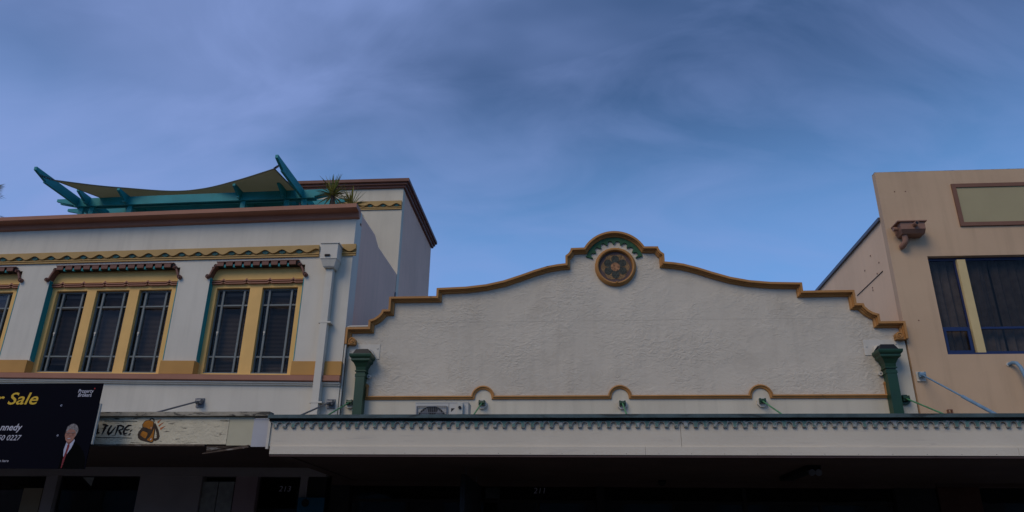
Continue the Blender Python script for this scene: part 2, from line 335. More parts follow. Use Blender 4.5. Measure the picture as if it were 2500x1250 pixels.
def wall_holes(x0, x1, z0, z1, y0, y1, holes):   # slab with rectangular openings, reveals included
    xs = sorted({x0, x1, *[h[0] for h in holes], *[h[1] for h in holes]}); zs = sorted({z0, z1, *[h[2] for h in holes], *[h[3] for h in holes]})
    xs = [x for x in xs if x0 <= x <= x1]; zs = [z for z in zs if z0 <= z <= z1]
    def solid(i, j):
        if i < 0 or j < 0 or i >= len(xs) - 1 or j >= len(zs) - 1: return False
        cx_, cz_ = (xs[i] + xs[i + 1]) / 2, (zs[j] + zs[j + 1]) / 2
        return not any(h[0] < cx_ < h[1] and h[2] < cz_ < h[3] for h in holes)
    m = MB(); idx = {}
    def V(i, j, k):
        if (i, j, k) not in idx: idx[(i, j, k)] = len(m.v); m.v.append((xs[i], (y0, y1)[k], zs[j]))
        return idx[(i, j, k)]
    for i in range(len(xs) - 1):
        for j in range(len(zs) - 1):
            if not solid(i, j): continue
            m.f.append((V(i, j, 0), V(i + 1, j, 0), V(i + 1, j + 1, 0), V(i, j + 1, 0))); m.f.append((V(i, j, 1), V(i, j + 1, 1), V(i + 1, j + 1, 1), V(i + 1, j, 1)))
            if not solid(i - 1, j): m.f.append((V(i, j, 0), V(i, j + 1, 0), V(i, j + 1, 1), V(i, j, 1)))
            if not solid(i + 1, j): m.f.append((V(i + 1, j, 0), V(i + 1, j, 1), V(i + 1, j + 1, 1), V(i + 1, j + 1, 0)))
            if not solid(i, j - 1): m.f.append((V(i, j, 0), V(i, j, 1), V(i + 1, j, 1), V(i + 1, j, 0)))
            if not solid(i, j + 1): m.f.append((V(i, j + 1, 0), V(i + 1, j + 1, 0), V(i + 1, j + 1, 1), V(i, j + 1, 1)))
    return m
FONT = None
def text_mesh(name, s, x, z, y, height, m, parent, shear=0.0, width=None, bold=0.0, align='LEFT', label=None):
    """flat print: cap height in metres, x/z of the baseline start (or end), lying at depth y and facing -Y"""
    cu = bpy.data.curves.new('txt', 'FONT'); cu.body = s; cu.size = 1.0; cu.shear = shear; cu.offset = bold; cu.resolution_u = 4
    ob = link(bpy.data.objects.new('txt', cu)); dg = bpy.context.evaluated_depsgraph_get(); dg.update()
    me = bpy.data.meshes.new_from_object(ob.evaluated_get(dg)); bpy.data.objects.remove(ob); bpy.data.curves.remove(cu)
    sc_ = height / 0.70; xs = [v.co.x for v in me.vertices]; wx = max(xs) - min(xs); x0 = min(xs)
    kx = sc_ if width is None else width / wx
    b = BASE[parent]
    for v in me.vertices:
        px_ = (v.co.x - x0) * kx + (x if align == 'LEFT' else x - wx * kx)
        v.co = (px_ - b.x, y - b.y, z + v.co.y * sc_ - b.z)
    me.materials.append(M[m]); me.name = name
    o = link(bpy.data.objects.new(name, me)); o.parent = parent; BASE[o] = b
    if label: o['label'] = label
    return o
def ribbon(pts, ws):     # brush stroke polygon in XZ
    nr = offset_normals(pts); Lp = [(x + a * w_ / 2, z + b * w_ / 2) for (x, z), (a, b), w_ in zip(pts, nr, ws)]
    Rp = [(x - a * w_ / 2, z - b * w_ / 2) for (x, z), (a, b), w_ in zip(pts, nr, ws)]
    return Lp + Rp[::-1]
def arc(cx, cz, r, a0, a1, n): return [(cx + r * math.cos(R(a0 + (a1 - a0) * k / n)), cz + r * math.sin(R(a0 + (a1 - a0) * k / n))) for k in range(n + 1)]

YL, YC, YR, YF = 12.0, 12.12, 12.1, 9.0
CX = 0.72
def wl(x, y, z):         # the old left-hand building is slightly out of level
    return (x, y, z + 0.0105 * (z - 5.85) * (x + 7.2)) if z > 4.0 else (x, y, z)

# ================================================================== SETTING
g = MB().add([(-900, -900, 0), (900, -900, 0), (900, 900, 0), (-900, 900, 0)], [(0, 1, 2, 3)]).build('road', 'asphalt'); g['kind'] = 'structure'
fp = MB().box(-40, 40, 8.35, 12.6, 0.004, 0.13).build('footpath', 'paving'); fp['kind'] = 'structure'
kb = MB().box(-40, 40, 8.15, 8.347, 0.004, 0.125).build('kerb', 'kerbm'); kb['kind'] = 'structure'

# unseen row of shops added behind the viewer so the glass reflects something dark
ob = thing('added_opposite_row', 'unseen low brick shop row added across the street to darken the shop glass', 'building', (0, -11, 0))
M['oppbrick'] = mat('dull_brick', (0.17, 0.11, 0.08), 0.85, 0.2, 3)
wall_holes(-32, 32, 0, 5.6, -11, -10.7, [(x, x + 2.4, 3.4, 4.9) for x in range(-30, 30, 4)]).build('wall', 'oppbrick', ob)
MB().box(-32.1, 32.1, -11.2, -10.55, 5.601, 5.8).build('parapet', 'kerbm', ob)
for x in range(-30, 30, 4): MB().box(x, x + 2.4, -10.95, -10.9, 3.4, 4.9).build('window', 'steel', ob)
MB().box(-32, 32, -10.69, -8.2, 2.9, 3.2).build('canopy', 'soffit', ob)
MB().box(-32, 32, -20, -11.01, 5.3, 5.5).build('roof', 'roofing', ob)

# ================================================================== LEFT BUILDING
lb = thing('art_deco_building', 'two-storey white art deco building with ochre window bays and pink-brown cornice', 'building', (-8.8, YL, 0.13))
BX0, BX1 = -14.0, -3.86
bays = [(-11.67, -9.97, [(-11.58, -10.98), (-10.76, -10.148)]),
        (-9.40, -6.99, [(-9.31, -8.73), (-8.555, -7.935), (-7.75, -7.147)]),
        (-6.40, -4.70, [(-6.31, -5.70), (-5.473, -4.832)])]
ZS0, ZS1 = 4.47, 6.41
holes = [(a, b, ZS0, ZS1) for a, b, _ in bays]
wall_holes(BX0, BX1, 3.0, 7.30, YL, YL + 0.25, holes).build('front_wall', 'white', lb, warp=wl)
for a, b, wins in bays:
    pan = wall_holes(a - 0.05, b + 0.05, ZS0 - 0.04, ZS1 + 0.03, YL + 0.13, YL + 0.24, [(p, q, 4.53, 6.047) for p, q in wins])
    sr = pan.build('window_surround', 'yellow', lb, warp=wl)
    for x, d in ((a, 0.003), (b, -0.003)):     # teal reveals with a pointed foot
        lo, hi = (x, x + d) if d > 0 else (x + d, x)
        MB().add([(x + d, YL + 0.002, 4.76), (x + d, YL + 0.002, 6.21), (x + d, YL + 0.13, 6.21), (x + d, YL + 0.13, 4.70), (x + d, YL + 0.05, 4.70),
                  (x, YL + 0.002, 4.76), (x, YL + 0.002, 6.21), (x, YL + 0.13, 6.21), (x, YL + 0.13, 4.70), (x, YL + 0.05, 4.70)],
                 [(0, 1, 2, 3, 4), (9, 8, 7, 6, 5)] + [(i, (i + 1) % 5, (i + 1) % 5 + 5, i + 5) for i in range(5)]).build('teal_reveal', 'teal', sr, warp=wl)
        if d < 0:
            MB().box(x - 0.001, x + 0.012, YL - 0.004, YL + 0.02, 4.72, 6.16).build('teal_edge', 'teal', sr, warp=wl)
    MB().box(a + 0.004, b - 0.004, YL + 0.088, YL + 0.1295, 6.185, 6.40).build('spandrel', 'yellow', sr, warp=wl)
    # hood: backing bar, dentil blocks, teal studs
    hx0, hx1 = a + 0.11, b - 0.11
    MB().box(hx0, hx1, YL - 0.03, YL + 0.087, 6.396, 6.44).build('hood_bar', 'darkgap', sr, warp=wl)
    MB().box(hx0 - 0.01, hx1 + 0.01, YL - 0.068, YL + 0.0, 6.468, 6.480).build('hood_cap', 'brown', sr, warp=wl)
    n = round((hx1 - hx0) / 0.168); pit = (hx1 - hx0) / n
    for i in range(n):
        x = hx0 + pit * i
        MB().box(x + 0.002, x + pit * 0.74, YL - 0.062, YL - 0.002, 6.398, 6.467).build('dentil', 'brown', sr, warp=wl)
        if i < n - 1:
            MB().box(x + pit * 0.78, x + pit * 0.96, YL - 0.045, YL + 0.0, 6.375, 6.425).build('stud', 'teal', sr, warp=wl)
    for sgn, ex in ((1, a), (-1, b)):     # scroll brackets
        sp = [(ex + sgn * 0.10, 6.40), (ex + sgn * 0.065, 6.385), (ex + sgn * 0.035, 6.34), (ex + sgn * 0.012, 6.28), (ex - sgn * 0.005, 6.23), (ex - sgn * 0.03, 6.20), (ex - sgn * 0.05, 6.19)]
        mb_ = MB(); mb_.prism(ribbon(sp, [0.022, 0.027, 0.028, 0.027, 0.026, 0.023, 0.02]), YL - 0.045, YL + 0.128)
        br = mb_.build('scroll_bracket', 'brown', sr, warp=wl)
        for cx_, cz_, r_ in ((ex + sgn * 0.085, 6.405, 0.034), (ex - sgn * 0.035, 6.215, 0.038)):
            m2 = MB(); m2.disc(cx_, cz_, r_, YL - 0.052, YL + 0.01, 18); m2.lathe_y(cx_, cz_, [(r_ * 0.95, YL - 0.053), (r_ * 0.8, YL - 0.064), (r_ * 0.65, YL - 0.053)], 18); m2.disc(cx_, cz_, r_ * 0.3, YL - 0.067, YL - 0.051, 12)
            m2.build('volute', 'brown', sr, True, warp=wl)
    # pointed double moulding across the panel
    path = [(a + 0.004, 6.165)]; np_ = len(wins) * 2
    for i in range(np_):
        xc = a + (b - a) * (i + 0.5) / np_
        path += [(xc - 0.055, 6.165), (xc - 0.02, 6.185), (xc, 6.21), (xc + 0.02, 6.185), (xc + 0.055, 6.165)]
    path.append((b - 0.004, 6.165))
    MB().sweep(path, [(0, YL + 0.12), (0.0, YL + 0.070), (-0.018, YL + 0.070), (-0.024, YL + 0.110), (-0.03, YL + 0.110), (-0.034, YL + 0.078), (-0.052, YL + 0.078), (-0.056, YL + 0.135), (0, YL + 0.135)]).build('pointed_moulding', 'pinkbrown', sr, warp=wl)
    # windows
    for p, q in wins:
        z0, z1, yy = 4.53, 6.047, YL + 0.20; ww = q - p
        va, vb = p + ww * 0.185, q - ww * 0.185; zt, zl = z1 - 0.30, z0 + 0.30
        f = MB(); fw = 0.016
        f.box(p, p + 0.022, yy, yy + 0.05, z0, z1).box(q - 0.022, q, yy, yy + 0.05, z0, z1).box(p + 0.022, q - 0.022, yy, yy + 0.05, z0, z0 + 0.03).box(p + 0.022, q - 0.022, yy, yy + 0.05, z1 - 0.03, z1)
        for vx in (va, vb): f.box(vx - fw, vx + fw, yy - 0.015, yy + 0.045, z0 + 0.03, z1 - 0.03)
        for s0, s1 in ((p + 0.022, va - fw), (va + fw, vb - fw), (vb + fw, q - 0.022)):
            for zz in (zt, zl): f.box(s0, s1, yy - 0.005, yy + 0.045, zz - 0.013, zz + 0.013)
        f.box(p - 0.01, q + 0.01, yy - 0.06, yy - 0.001, z0 - 0.01, z0 + 0.018)
        wn = f.build('window', 'steel', lb, warp=wl)
        s_ = MB(); s_.box(va + fw, vb - fw, yy - 0.012, yy - 0.006, zt - 0.045, zt - 0.014); s_.build('vent_sash', 'darkgap', wn, warp=wl)
        s_ = MB(); s_.box(va - 0.012, va + 0.02, yy - 0.03, yy - 0.016, 5.24, 5.27).box(va, va + 0.012, yy - 0.032, yy - 0.016, 5.20, 5.238); s_.build('window_latch', 'plate', wn, warp=wl)
        for s0, s1 in ((p + 0.022, va - fw), (va + fw, vb - fw), (vb + fw, q - 0.022)):
            for t0, t1 in ((z0 + 0.03, zl - 0.013), (zl + 0.013, zt - 0.013), (zt + 0.013, z1 - 0.03)):
                MB().add([(s0, yy + 0.02, t0), (s1, yy + 0.02, t0), (s1, yy + 0.02, t1), (s0, yy + 0.02, t1)], [(0, 1, 2, 3)]).build('pane', 'glass', wn, warp=wl)
        bl = MB(); zz = z1 - 0.10; low = z0 + (0.03 if random.random() < 0.6 else 0.17)
        bl.box(p - 0.02, q + 0.02, yy + 0.10, yy + 0.14, z1 - 0.09, z1 - 0.04)
        while zz > low:
            bl.add([(p - 0.02, yy + 0.105, zz), (q + 0.02, yy + 0.105, zz), (q + 0.02, yy + 0.13, zz + 0.017), (p - 0.02, yy + 0.13, zz + 0.017)], [(0, 1, 2, 3)]); zz -= 0.0235
        bl.build('blind', 'blind', wn, kind='stuff', warp=wl)
# ochre bases of the piers
for a, b in ((-12.6, -11.666), (-9.974, -9.396), (-6.994, -6.396), (-4.704, -3.85)):
    MB().box(a, b, YL - 0.05, YL + 0.1295, 4.475, 4.70).build('pier_base', 'ochre', lb, warp=wl)
m_ = MB(); m_.prism_x([(YL + 0.01, 4.46), (YL - 0.10, 4.46), (YL - 0.10, 4.375), (YL - 0.085, 4.365), (YL + 0.01, 4.36)], BX0, -3.845); m_.build('sill_band', 'pinkbrown', lb, warp=wl)
m_ = MB(); m_.prism_x([(YL + 0.01, 4.359), (YL - 0.06, 4.359), (YL - 0.06, 4.335), (YL - 0.035, 4.325), (YL - 0.035, 4.31), (YL + 0.01, 4.30)], BX0, -3.85); m_.build('under_sill_moulding', 'white', lb, warp=wl)
# frieze: wavy upper band, fan motifs, two fillets
def frieze(parent, x0, x1, yf, ztop, hgt, warp=None, fan=True, ph=-10.391, pit=0.309):
    s = hgt / 0.20
    MB().box(x0, x1, yf - 0.012, yf + 0.005, ztop - hgt + 0.004, ztop - 0.01).build('frieze_back', 'frieze', parent, warp=warp)
    pts = [(x0, ztop), (x1, ztop)]; x = x1
    while x > x0 + 1e-6:
        pts.append((x, ztop - s * (0.098 - 0.034 * math.cos(2 * math.pi * (x - ph) / pit)))); x -= pit / 12
    pts.append((x0, ztop - s * (0.098 - 0.034 * math.cos(2 * math.pi * (x0 - ph) / pit))))
    MB().prism(pts, yf - 0.06, yf - 0.013).build('wave_band', 'frieze', parent, warp=warp)
    for z0, z1, d in ((0.148, 0.165, 0.04), (0.175, 0.2, 0.03)):
        MB().box(x0, x1, yf - d, yf - 0.013, ztop - s * z1, ztop - s * z0).build('fillet', 'frieze', parent, warp=warp)
    if fan:
        k = math.ceil((x0 + 0.07 - ph) / pit); src = None
        while ph + k * pit < x1 - 0.06:
            xc = ph + k * pit; zb = ztop - s * 0.142; mf = MB()
            for a_ in (-46, -24, 0, 24, 46):
                l = 0.072 * s * (1 - abs(a_) / 260); wd = 8.5
                p0 = (xc, zb); p1 = (xc + l * 1.3 * math.sin(R(a_ - wd)), zb + l * math.cos(R(a_ - wd))); p2 = (xc + l * 1.3 * math.sin(R(a_ + wd)), zb + l * math.cos(R(a_ + wd)))
                mf.prism([p0, p2, p1], yf - 0.035, yf - 0.011)
            mf.build('fan_motif', 'fan', parent, warp=warp); k += 1
frieze(lb, BX0, -4.47, YL, 6.745, 0.20, wl)
frieze(lb, -4.10, -3.80, YL, 6.745, 0.20, wl, ph=-4.06)
# cornice
m_ = MB(); m_.prism_x([(YL + 0.04, 7.425), (YL - 0.25, 7.425), (YL - 0.25, 7.352), (YL - 0.235, 7.345), (YL - 0.09, 7.345), (YL - 0.07, 7.33), (YL - 0.055, 7.255), (YL - 0.03, 7.24), (YL + 0.01, 7.235), (YL + 0.04, 7.30)], BX0, -3.80); m_.build('cornice', 'pinkbrown', lb, warp=wl)
# returns and body
MB().box(BX0, BX1 - 0.013, YL + 0.045, YL + 0.369, 7.305, 7.50).build('parapet', 'white', lb, warp=wl)
MB().box(BX1 - 0.22, BX1 - 0.001, YL + 0.252, YL + 0.36, 3.0, 7.28).build('corner_return', 'white', lb)
side = [(YL + 0.37, 3.0), (YL + 0.37, 7.53), (13.30, 7.55), (13.42, 7.50), (13.62, 7.42), (15.24, 7.46), (15.24, 3.0)]
MB().prism_x(side, BX1 - 0.24, BX1 - 0.012).build('side_wall', 'lavender', lb)
MB().box(BX0, BX0 + 0.25, YL + 0.26, 20, 0.13, 7.2).build('far_side_wall', 'white', lb)
MB().box(BX0, BX1 - 0.3, 19.7, 20, 0.13, 7.0).build('back_wall', 'white', lb)
MB().box(BX0 + 0.26, BX1 - 0.26, YL + 0.27, 19.69, 6.95, 7.05).build('terrace_roof', 'roofing', lb)
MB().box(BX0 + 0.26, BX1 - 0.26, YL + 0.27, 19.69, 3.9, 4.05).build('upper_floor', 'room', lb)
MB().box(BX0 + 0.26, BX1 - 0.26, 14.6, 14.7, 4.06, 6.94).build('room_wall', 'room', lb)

# ------------------------------------------------------------------ rooftop block behind the terrace
tb = thing('rooftop_block', 'cream and lavender rooftop block with dark red-brown cornice behind the roof terrace', 'building', (-5.4, 15.25, 7.05))
TX0 = -7.3
MB().box(TX0, -3.862, 15.25, 15.45, 3.1, 9.60).build('front_wall', 'cwhite', tb)
MB().box(-4.06, -3.87, 15.451, 18.8, 3.1, 9.60).build('side_wall', 'lavender', tb)
MB().box(TX0, TX0 + 0.2, 15.451, 18.8, 7.06, 9.60).build('far_side_wall', 'cwhite', tb)
MB().box(TX0 + 0.21, -4.07, 18.6, 18.8, 7.06, 9.60).build('back_wall', 'cwhite', tb)
pr = [(0.0, 9.775), (0.15, 9.775), (0.15, 9.70), (0.10, 9.69), (0.10, 9.645), (0.06, 9.635), (0.05, 9.59), (0.0, 9.58)]
loop = [(TX0, 15.25, 0, -1), (-3.862, 15.25, 1, -1), (-3.862, 18.85, 1, 0)]
mc = MB(); vs = []
for x, y, a, b in loop:
    for d, z in pr: vs.append((x + a * d, y + b * d, z))
m = len(pr); fs = []
for i in range(2):
    for j in range(m): fs.append((i * m + j, i * m + (j + 1) % m, (i + 1) * m + (j + 1) % m, (i + 1) * m + j))
fs += [tuple(range(m)), tuple(2 * m + j for j in range(m))[::-1]]
mc.add(vs, fs).build('cornice', 'brown', tb)
MB().box(TX0 + 0.05, -3.92, 15.3, 18.75, 9.61, 9.70).build('roof', 'roofing', tb)
frieze(tb, TX0, -3.868, 15.25, 9.245, 0.20, None, True, ph=-4.3)
MB().box(-10.72, TX0 - 0.002, 15.25, 17.5, 7.06, 9.36).build('low_annex', 'cwhite', tb)
MB().box(-3.869, -3.845, 15.19, 15.24, 6.9, 7.02).build('pipe_clip', 'iron', tb)

# ------------------------------------------------------------------ pergola
YP = 14.0
pg = thing('pergola', 'teal timber pergola with projecting rafters on the roof terrace', 'pergola', (-8.2, YP, 7.05))
def pz(x, y, z): return (x, y, z + 0.0135 * (x + 8.2))
def beam(name, x0, x1, yc, z0, z1, tip=0.42):   # tapered under both ends
    h = z1 - z0
    MB().prism([(x0, z1), (x1, z1), (x1, z1 - 0.06), (x1 - tip, z0 + 0.035), (x1 - tip, z0), (x0 + tip, z0), (x0 + tip, z0 + 0.035), (x0, z1 - 0.06)], yc - 0.025, yc + 0.025).build(name, 'teal', pg, warp=pz)
for yc, x0, x1, z0, z1 in ((YP - 0.06, -11.22, -5.02, 8.69, 8.88), (YP + 0.06, -11.22, -5.02, 8.69, 8.88), (YP + 0.62, -11.45, -4.95, 8.795, 8.985)):
    beam('beam', x0, x1, yc, z0, z1)
def rafter(x, ytip, yb, long_=False):
    z0, z1 = 8.71, 8.90
    if long_: pts = [(ytip, z1 + 0.0), (ytip, z1 - 0.07), (ytip + 0.33, z0 + 0.03), (ytip + 0.33, z0), (yb, z0), (yb, z1)]
    else: pts = [(ytip, z1), (ytip, z1 - 0.05), (ytip + 0.26, z0 + 0.03), (ytip + 0.26, z0), (yb, z0), (yb, z1)]
    MB().prism_x(pts, x - 0.028, x + 0.028).build('rafter', 'teal', pg, warp=pz)
rx = [(-10.745, 12.52, True), (-10.49, 13.52, False), (-9.61, 13.55, False), (-7.07, 13.55, False), (-6.11, 13.55, False), (-5.726, 12.45, True)]
for x, t, l in rx: rafter(x, t, 15.2, l)
for x, yc in ((-10.66, YP), (-10.42, YP), (-9.55, YP), (-7.02, YP), (-6.06, YP), (-5.68, YP), (-10.66, YP + 1.0), (-5.68, YP + 1.0)):
    MB().box(x - 0.05, x + 0.05, yc - 0.034, yc + 0.034, 7.05, 8.72).build('post', 'teal', pg, warp=pz)

# shade sail, chains
ss = thing('shade_sail', 'khaki shade sail slung from the teal pergola rafters', 'shade sail', (-8.2, 13.9, 8.8))
FE = [(-10.5, 12.80, 8.70), (-9.99, 13.3, 8.83), (-9.62, 13.7, 8.965), (-8.65, 13.95, 8.985), (-7.89, 13.9, 9.005), (-6.98, 13.5, 8.965), (-6.23, 13.0, 8.85), (-5.85, 12.70, 8.765)]
BE = [(-9.95, 15.1, 9.02), (-9.6, 15.1, 9.03), (-9.2, 15.1, 9.05), (-8.4, 15.1, 9.07), (-7.7, 15.1, 9.09), (-6.9, 15.1, 9.10), (-6.3, 15.1, 9.10), (-5.95, 15.1, 9.10)]
def cr(P_, t):
    n_ = len(P_) - 1; i = min(int(t * n_), n_ - 1); u = t * n_ - i
    p0, p1, p2, p3 = (Vector(P_[max(0, min(n_, j))]) for j in (i - 1, i, i + 1, i + 2))
    return 0.5 * ((2 * p1) + (p2 - p0) * u + (2 * p0 - 5 * p1 + 4 * p2 - p3) * u * u + (3 * p1 - p0 - 3 * p2 + p3) * u ** 3)
nu, nv = 40, 12; vs = []; fs = []
for i in range(nu + 1):
    a, b = cr(FE, i / nu), cr(BE, i / nu)
    for j in range(nv + 1):
        t = j / nv; p = a.lerp(b, t); p.z += 0.05 * math.sin(math.pi * t) * math.sin(math.pi * i / nu); vs.append(p)
for i in range(nu):
    for j in range(nv): k = i * (nv + 1) + j; fs.append((k, k + 1, k + nv + 2, k + nv + 1))
cloth = MB().add(vs, fs).build('cloth', 'sail', ss, True)
sm = cloth.modifiers.new('thick', 'SOLIDIFY'); sm.thickness = 0.006
MB().tube([cr(FE, i / 40) for i in range(41)], 0.012, 6).build('edge_webbing', 'sail_edge', ss)
for i in (0, 1):
    e = 0 if i == 0 else nu
    MB().tube([vs[e * (nv + 1) + j] for j in range(nv + 1)], 0.012, 6).build('edge_webbing', 'sail_edge', ss)
for a, b in ((Vector(FE[0]), Vector((-10.715, 12.66, 8.74))), (Vector(FE[-1]), Vector((-5.756, 12.66, 8.80)))):
    mcn = MB()
    for k in range(6):
        c = a.lerp(b, (k + 0.5) / 6); dirv = (b - a).normalized(); q = Vector((0, 0, 1)) if k % 2 else Vector((1, 0, 0)); q = (q - dirv * q.dot(dirv)).normalized()
        l = (b - a).length / 6
        mcn.tube([c + dirv * l * 0.62 * math.cos(2 * math.pi * t / 8) + q * 0.022 * math.sin(2 * math.pi * t / 8) for t in range(9)], 0.007, 5)
    mcn.build('chain', 'chain', ss)

# spiky plants on the terrace
def blade(mb, base, az, el, ln_, wd, droop):
    seg = 6; p = Vector(base); d = Vector((math.cos(az) * math.cos(el), math.sin(az) * math.cos(el), math.sin(el))); sidev = Vector((-math.sin(az), math.cos(az), 0))
    vs = []
    for i in range(seg + 1):
        t = i / seg; wv = wd * (0.55 + 0.9 * t if t < 0.4 else 0.91 * (1 - t) / 0.6) + 0.0012
        vs += [p - sidev * wv, p + Vector((0, 0, -wv * 0.5)), p + sidev * wv]
        p = p + d * (ln_ / seg); d = (d + Vector((0, 0, -droop / seg))).normalized()
    fs = []
    for i in range(seg):
        k = i * 3; fs += [(k, k + 1, k + 4, k + 3), (k + 1, k + 2, k + 5, k + 4)]
    mb.add(vs, fs)
def yucca(label, x, y, zc, n, lmin, lmax, stem, el_lo, seed):
    rnd = random.Random(seed)
    t = thing('spiky_yucca', label, 'plant', (x, y, 7.05), 'spiky plants on the roof terrace')
    MB().box(x - 0.16, x + 0.16, y - 0.16, y + 0.16, 7.05, 7.40).build('planter', 'pinkbrown', t)
    MB().tube([(x + 0.03, y, 7.38), (x + 0.035, y, 7.38 + (zc - 7.38) * 0.5), (x + 0.02, y, zc - 0.10), (x, y, zc)], stem, 9, stem * 0.6).build('stem', 'bark', t, True)
    for mname, k in (('leafy', 0), ('leafd', 1)):
        mb_ = MB()
        for i in range(n):
            if (i % 3 == 2) != (k == 1): continue
            el = R(el_lo + (88 - el_lo) * rnd.random() ** 1.1)
            blade(mb_, (x, y, zc - 0.02 + 0.03 * rnd.random()), rnd.random() * 6.283, el, lmin + (lmax - lmin) * rnd.random(), 0.014 + 0.006 * rnd.random(), 0.15 + 0.7 * rnd.random() * math.cos(el))
        mb_.build('leaf_rosette', mname, t)
yucca('tall yellow-green spiky yucca on a stem beside the pergola end', -4.79, 13.2, 8.40, 74, 0.32, 0.50, 0.055, -12, 3)
yucca('low dark green spiky yucca just behind the cornice corner', -4.34, 13.1, 8.10, 44, 0.28, 0.46, 0.03, 5, 5)

# small dark bird on the cornice
bd = MB(); bx, by, bz = -4.86, 11.83, 7.449
def ell(mb, c, rx_, ry_, rz_, n=10, tilt=0.0):
    vs = []; fs = []
    for i in range(n + 1):
        th = math.pi * i / n
        for k in range(n):
            ph = 2 * math.pi * k / n; p = Vector((rx_ * math.sin(th) * math.cos(ph), ry_ * math.sin(th) * math.sin(ph), rz_ * math.cos(th))); p.rotate(Matrix.Rotation(tilt, 3, 'Y')); vs.append(p + Vector(c))
    for i in range(n):
        for k in range(n): a = i * n + k; b = i * n + (k + 1) % n; fs.append((a, a + n, b + n, b))
    mb.add(vs, fs)
ell(bd, (bx, by, bz + 0.045), 0.026, 0.024, 0.042, 10, -0.35); ell(bd, (bx - 0.016, by, bz + 0.093), 0.018, 0.017, 0.018)
bd.tube([(bx - 0.03, by, bz + 0.093), (bx - 0.052, by, bz + 0.088)], 0.005, 5, 0.001); bd.prism([(bx + 0.012, bz + 0.03), (bx + 0.05, bz - 0.002), (bx + 0.04, bz - 0.008), (bx + 0.0, bz + 0.015)], by - 0.012, by + 0.012)
for s_ in (-1, 1): bd.tube([(bx, by + s_ * 0.01, bz + 0.02), (bx - 0.004, by + s_ * 0.01, bz - 0.003)], 0.003, 4)
o = bd.build('bird', 'black', None, True); tagtop(o, 'tiny dark bird perched on the pink-brown cornice below the pergola', 'bird')

# palm at the left edge
pt = thing('palm_tree', 'dark feathery palm fronds rising behind the white building at the left edge', 'tree', (-19.95, 20, 0))
MB().tube([(-19.95, 20, 0), (-19.66, 20, 5), (-19.95, 20, 11.3)], 0.22, 12, 0.16).build('trunk', 'bark', pt, True)
rnd = random.Random(11); mf = MB()
for i in range(26):
    az = rnd.random() * 6.283; el = R(-5 + 75 * rnd.random()); p = Vector((-19.95, 20, 11.3)); d = Vector((math.cos(az) * math.cos(el), math.sin(az) * math.cos(el), math.sin(el)))
    if i < 6: az = [-0.15, 0.25, 0.05, -0.3, 0.15, 0.0][i]; el = R([44, 34, 24, 15, 4, -8][i]); d = Vector((math.cos(az) * math.cos(el), math.sin(az) * math.cos(el), math.sin(el)))
    sp = []
    for k in range(15): sp.append(p.copy()); p = p + d * 0.145; d = (d + Vector((0, 0, -0.075))).normalized()
    mf.tube(sp, 0.018, 4, 0.005)
    for k in range(2, 15):
        dd = (sp[k] - sp[k - 1]).normalized(); sv = dd.cross(Vector((0, 0, 1))).normalized(); up = sv.cross(dd)
        for u in (0.0, 0.5):
            b0 = sp[k - 1].lerp(sp[k], u)
            for s_ in (-1, 1):
                e = b0 + (sv * s_ * 0.75 + dd * 0.7 + up * (0.15 * rnd.random() - 0.25)).normalized() * (0.42 * (1 - abs(k - 8) / 16))
                mf.add([b0 - dd * 0.012, b0 + dd * 0.012, e], [(0, 1, 2)])
rach = [Vector((-19.9, 20, 11.3)), Vector((-19.0, 20, 11.4)), Vector((-18.6, 20, 11.7)), Vector((-18.42, 20, 12.05)), Vector((-18.36, 20, 12.3)), Vector((-18.36, 20, 12.45))]
mf.tube(rach, 0.022, 5, 0.006)
for k in range(34):
    t = 0.25 + 0.75 * k / 33; f_ = t * (len(rach) - 1); i = min(int(f_), len(rach) - 2); b0 = rach[i].lerp(rach[i + 1], f_ - i); ln_ = 0.50 - 0.16 * t + 0.05 * rnd.random()
    for s_ in (1, -1):
        d0 = Vector((s_ * 0.88, 0.12 * rnd.random(), 0.25 + 0.5 * t + 0.12 * rnd.random())).normalized(); m1 = b0 + d0 * ln_ * 0.55; e = m1 + (d0 + Vector((0, 0, -0.45))).normalized() * ln_ * 0.45
        mf.add([b0 + Vector((0, 0, 0.011)), b0 - Vector((0, 0, 0.011)), m1 - Vector((0, 0, 0.010)), m1 + Vector((0, 0, 0.010)), e], [(0, 1, 2, 3), (3, 2, 4)])
mf.build('crown', 'frond', pt)

# ------------------------------------------------------------------ white rainwater head and pipe on the left building
dp = thing('white_downpipe', 'white rain hopper and square downpipe on the white building', 'downpipe', (-4.2, YL, 3.1))
def ringloft(mb, rings):        # rings of (x0,x1,y0,y1,z)
    vs = []; fs = []
    for x0, x1, y0, y1, z in rings: vs += [(x0, y0, z), (x1, y0, z), (x1, y1, z), (x0, y1, z)]
    for i in range(len(rings) - 1):
        for j in range(4): a = i * 4 + j; b = i * 4 + (j + 1) % 4; fs.append((a, b, b + 4, a + 4))
    fs += [(3, 2, 1, 0), tuple((len(rings) - 1) * 4 + k for k in range(4))]; mb.add(vs, fs)
h = MB(); cxp = -4.20
ringloft(h, [(cxp - 0.085, cxp + 0.085, YL - 0.20, YL - 0.006, 6.28), (cxp - 0.10, cxp + 0.10, YL - 0.22, YL - 0.006, 6.30), (cxp - 0.138, cxp + 0.138, YL - 0.26, YL - 0.006, 6.42), (cxp - 0.148, cxp + 0.148, YL - 0.27, YL - 0.006, 6.425), (cxp - 0.148, cxp + 0.148, YL - 0.27, YL - 0.006, 6.70)])
hop = h.build('hopper', 'white', dp)
MB().box(cxp - 0.165, cxp + 0.165, YL - 0.285, YL - 0.005, 6.702, 6.722).build('hopper_lid', 'white', dp)
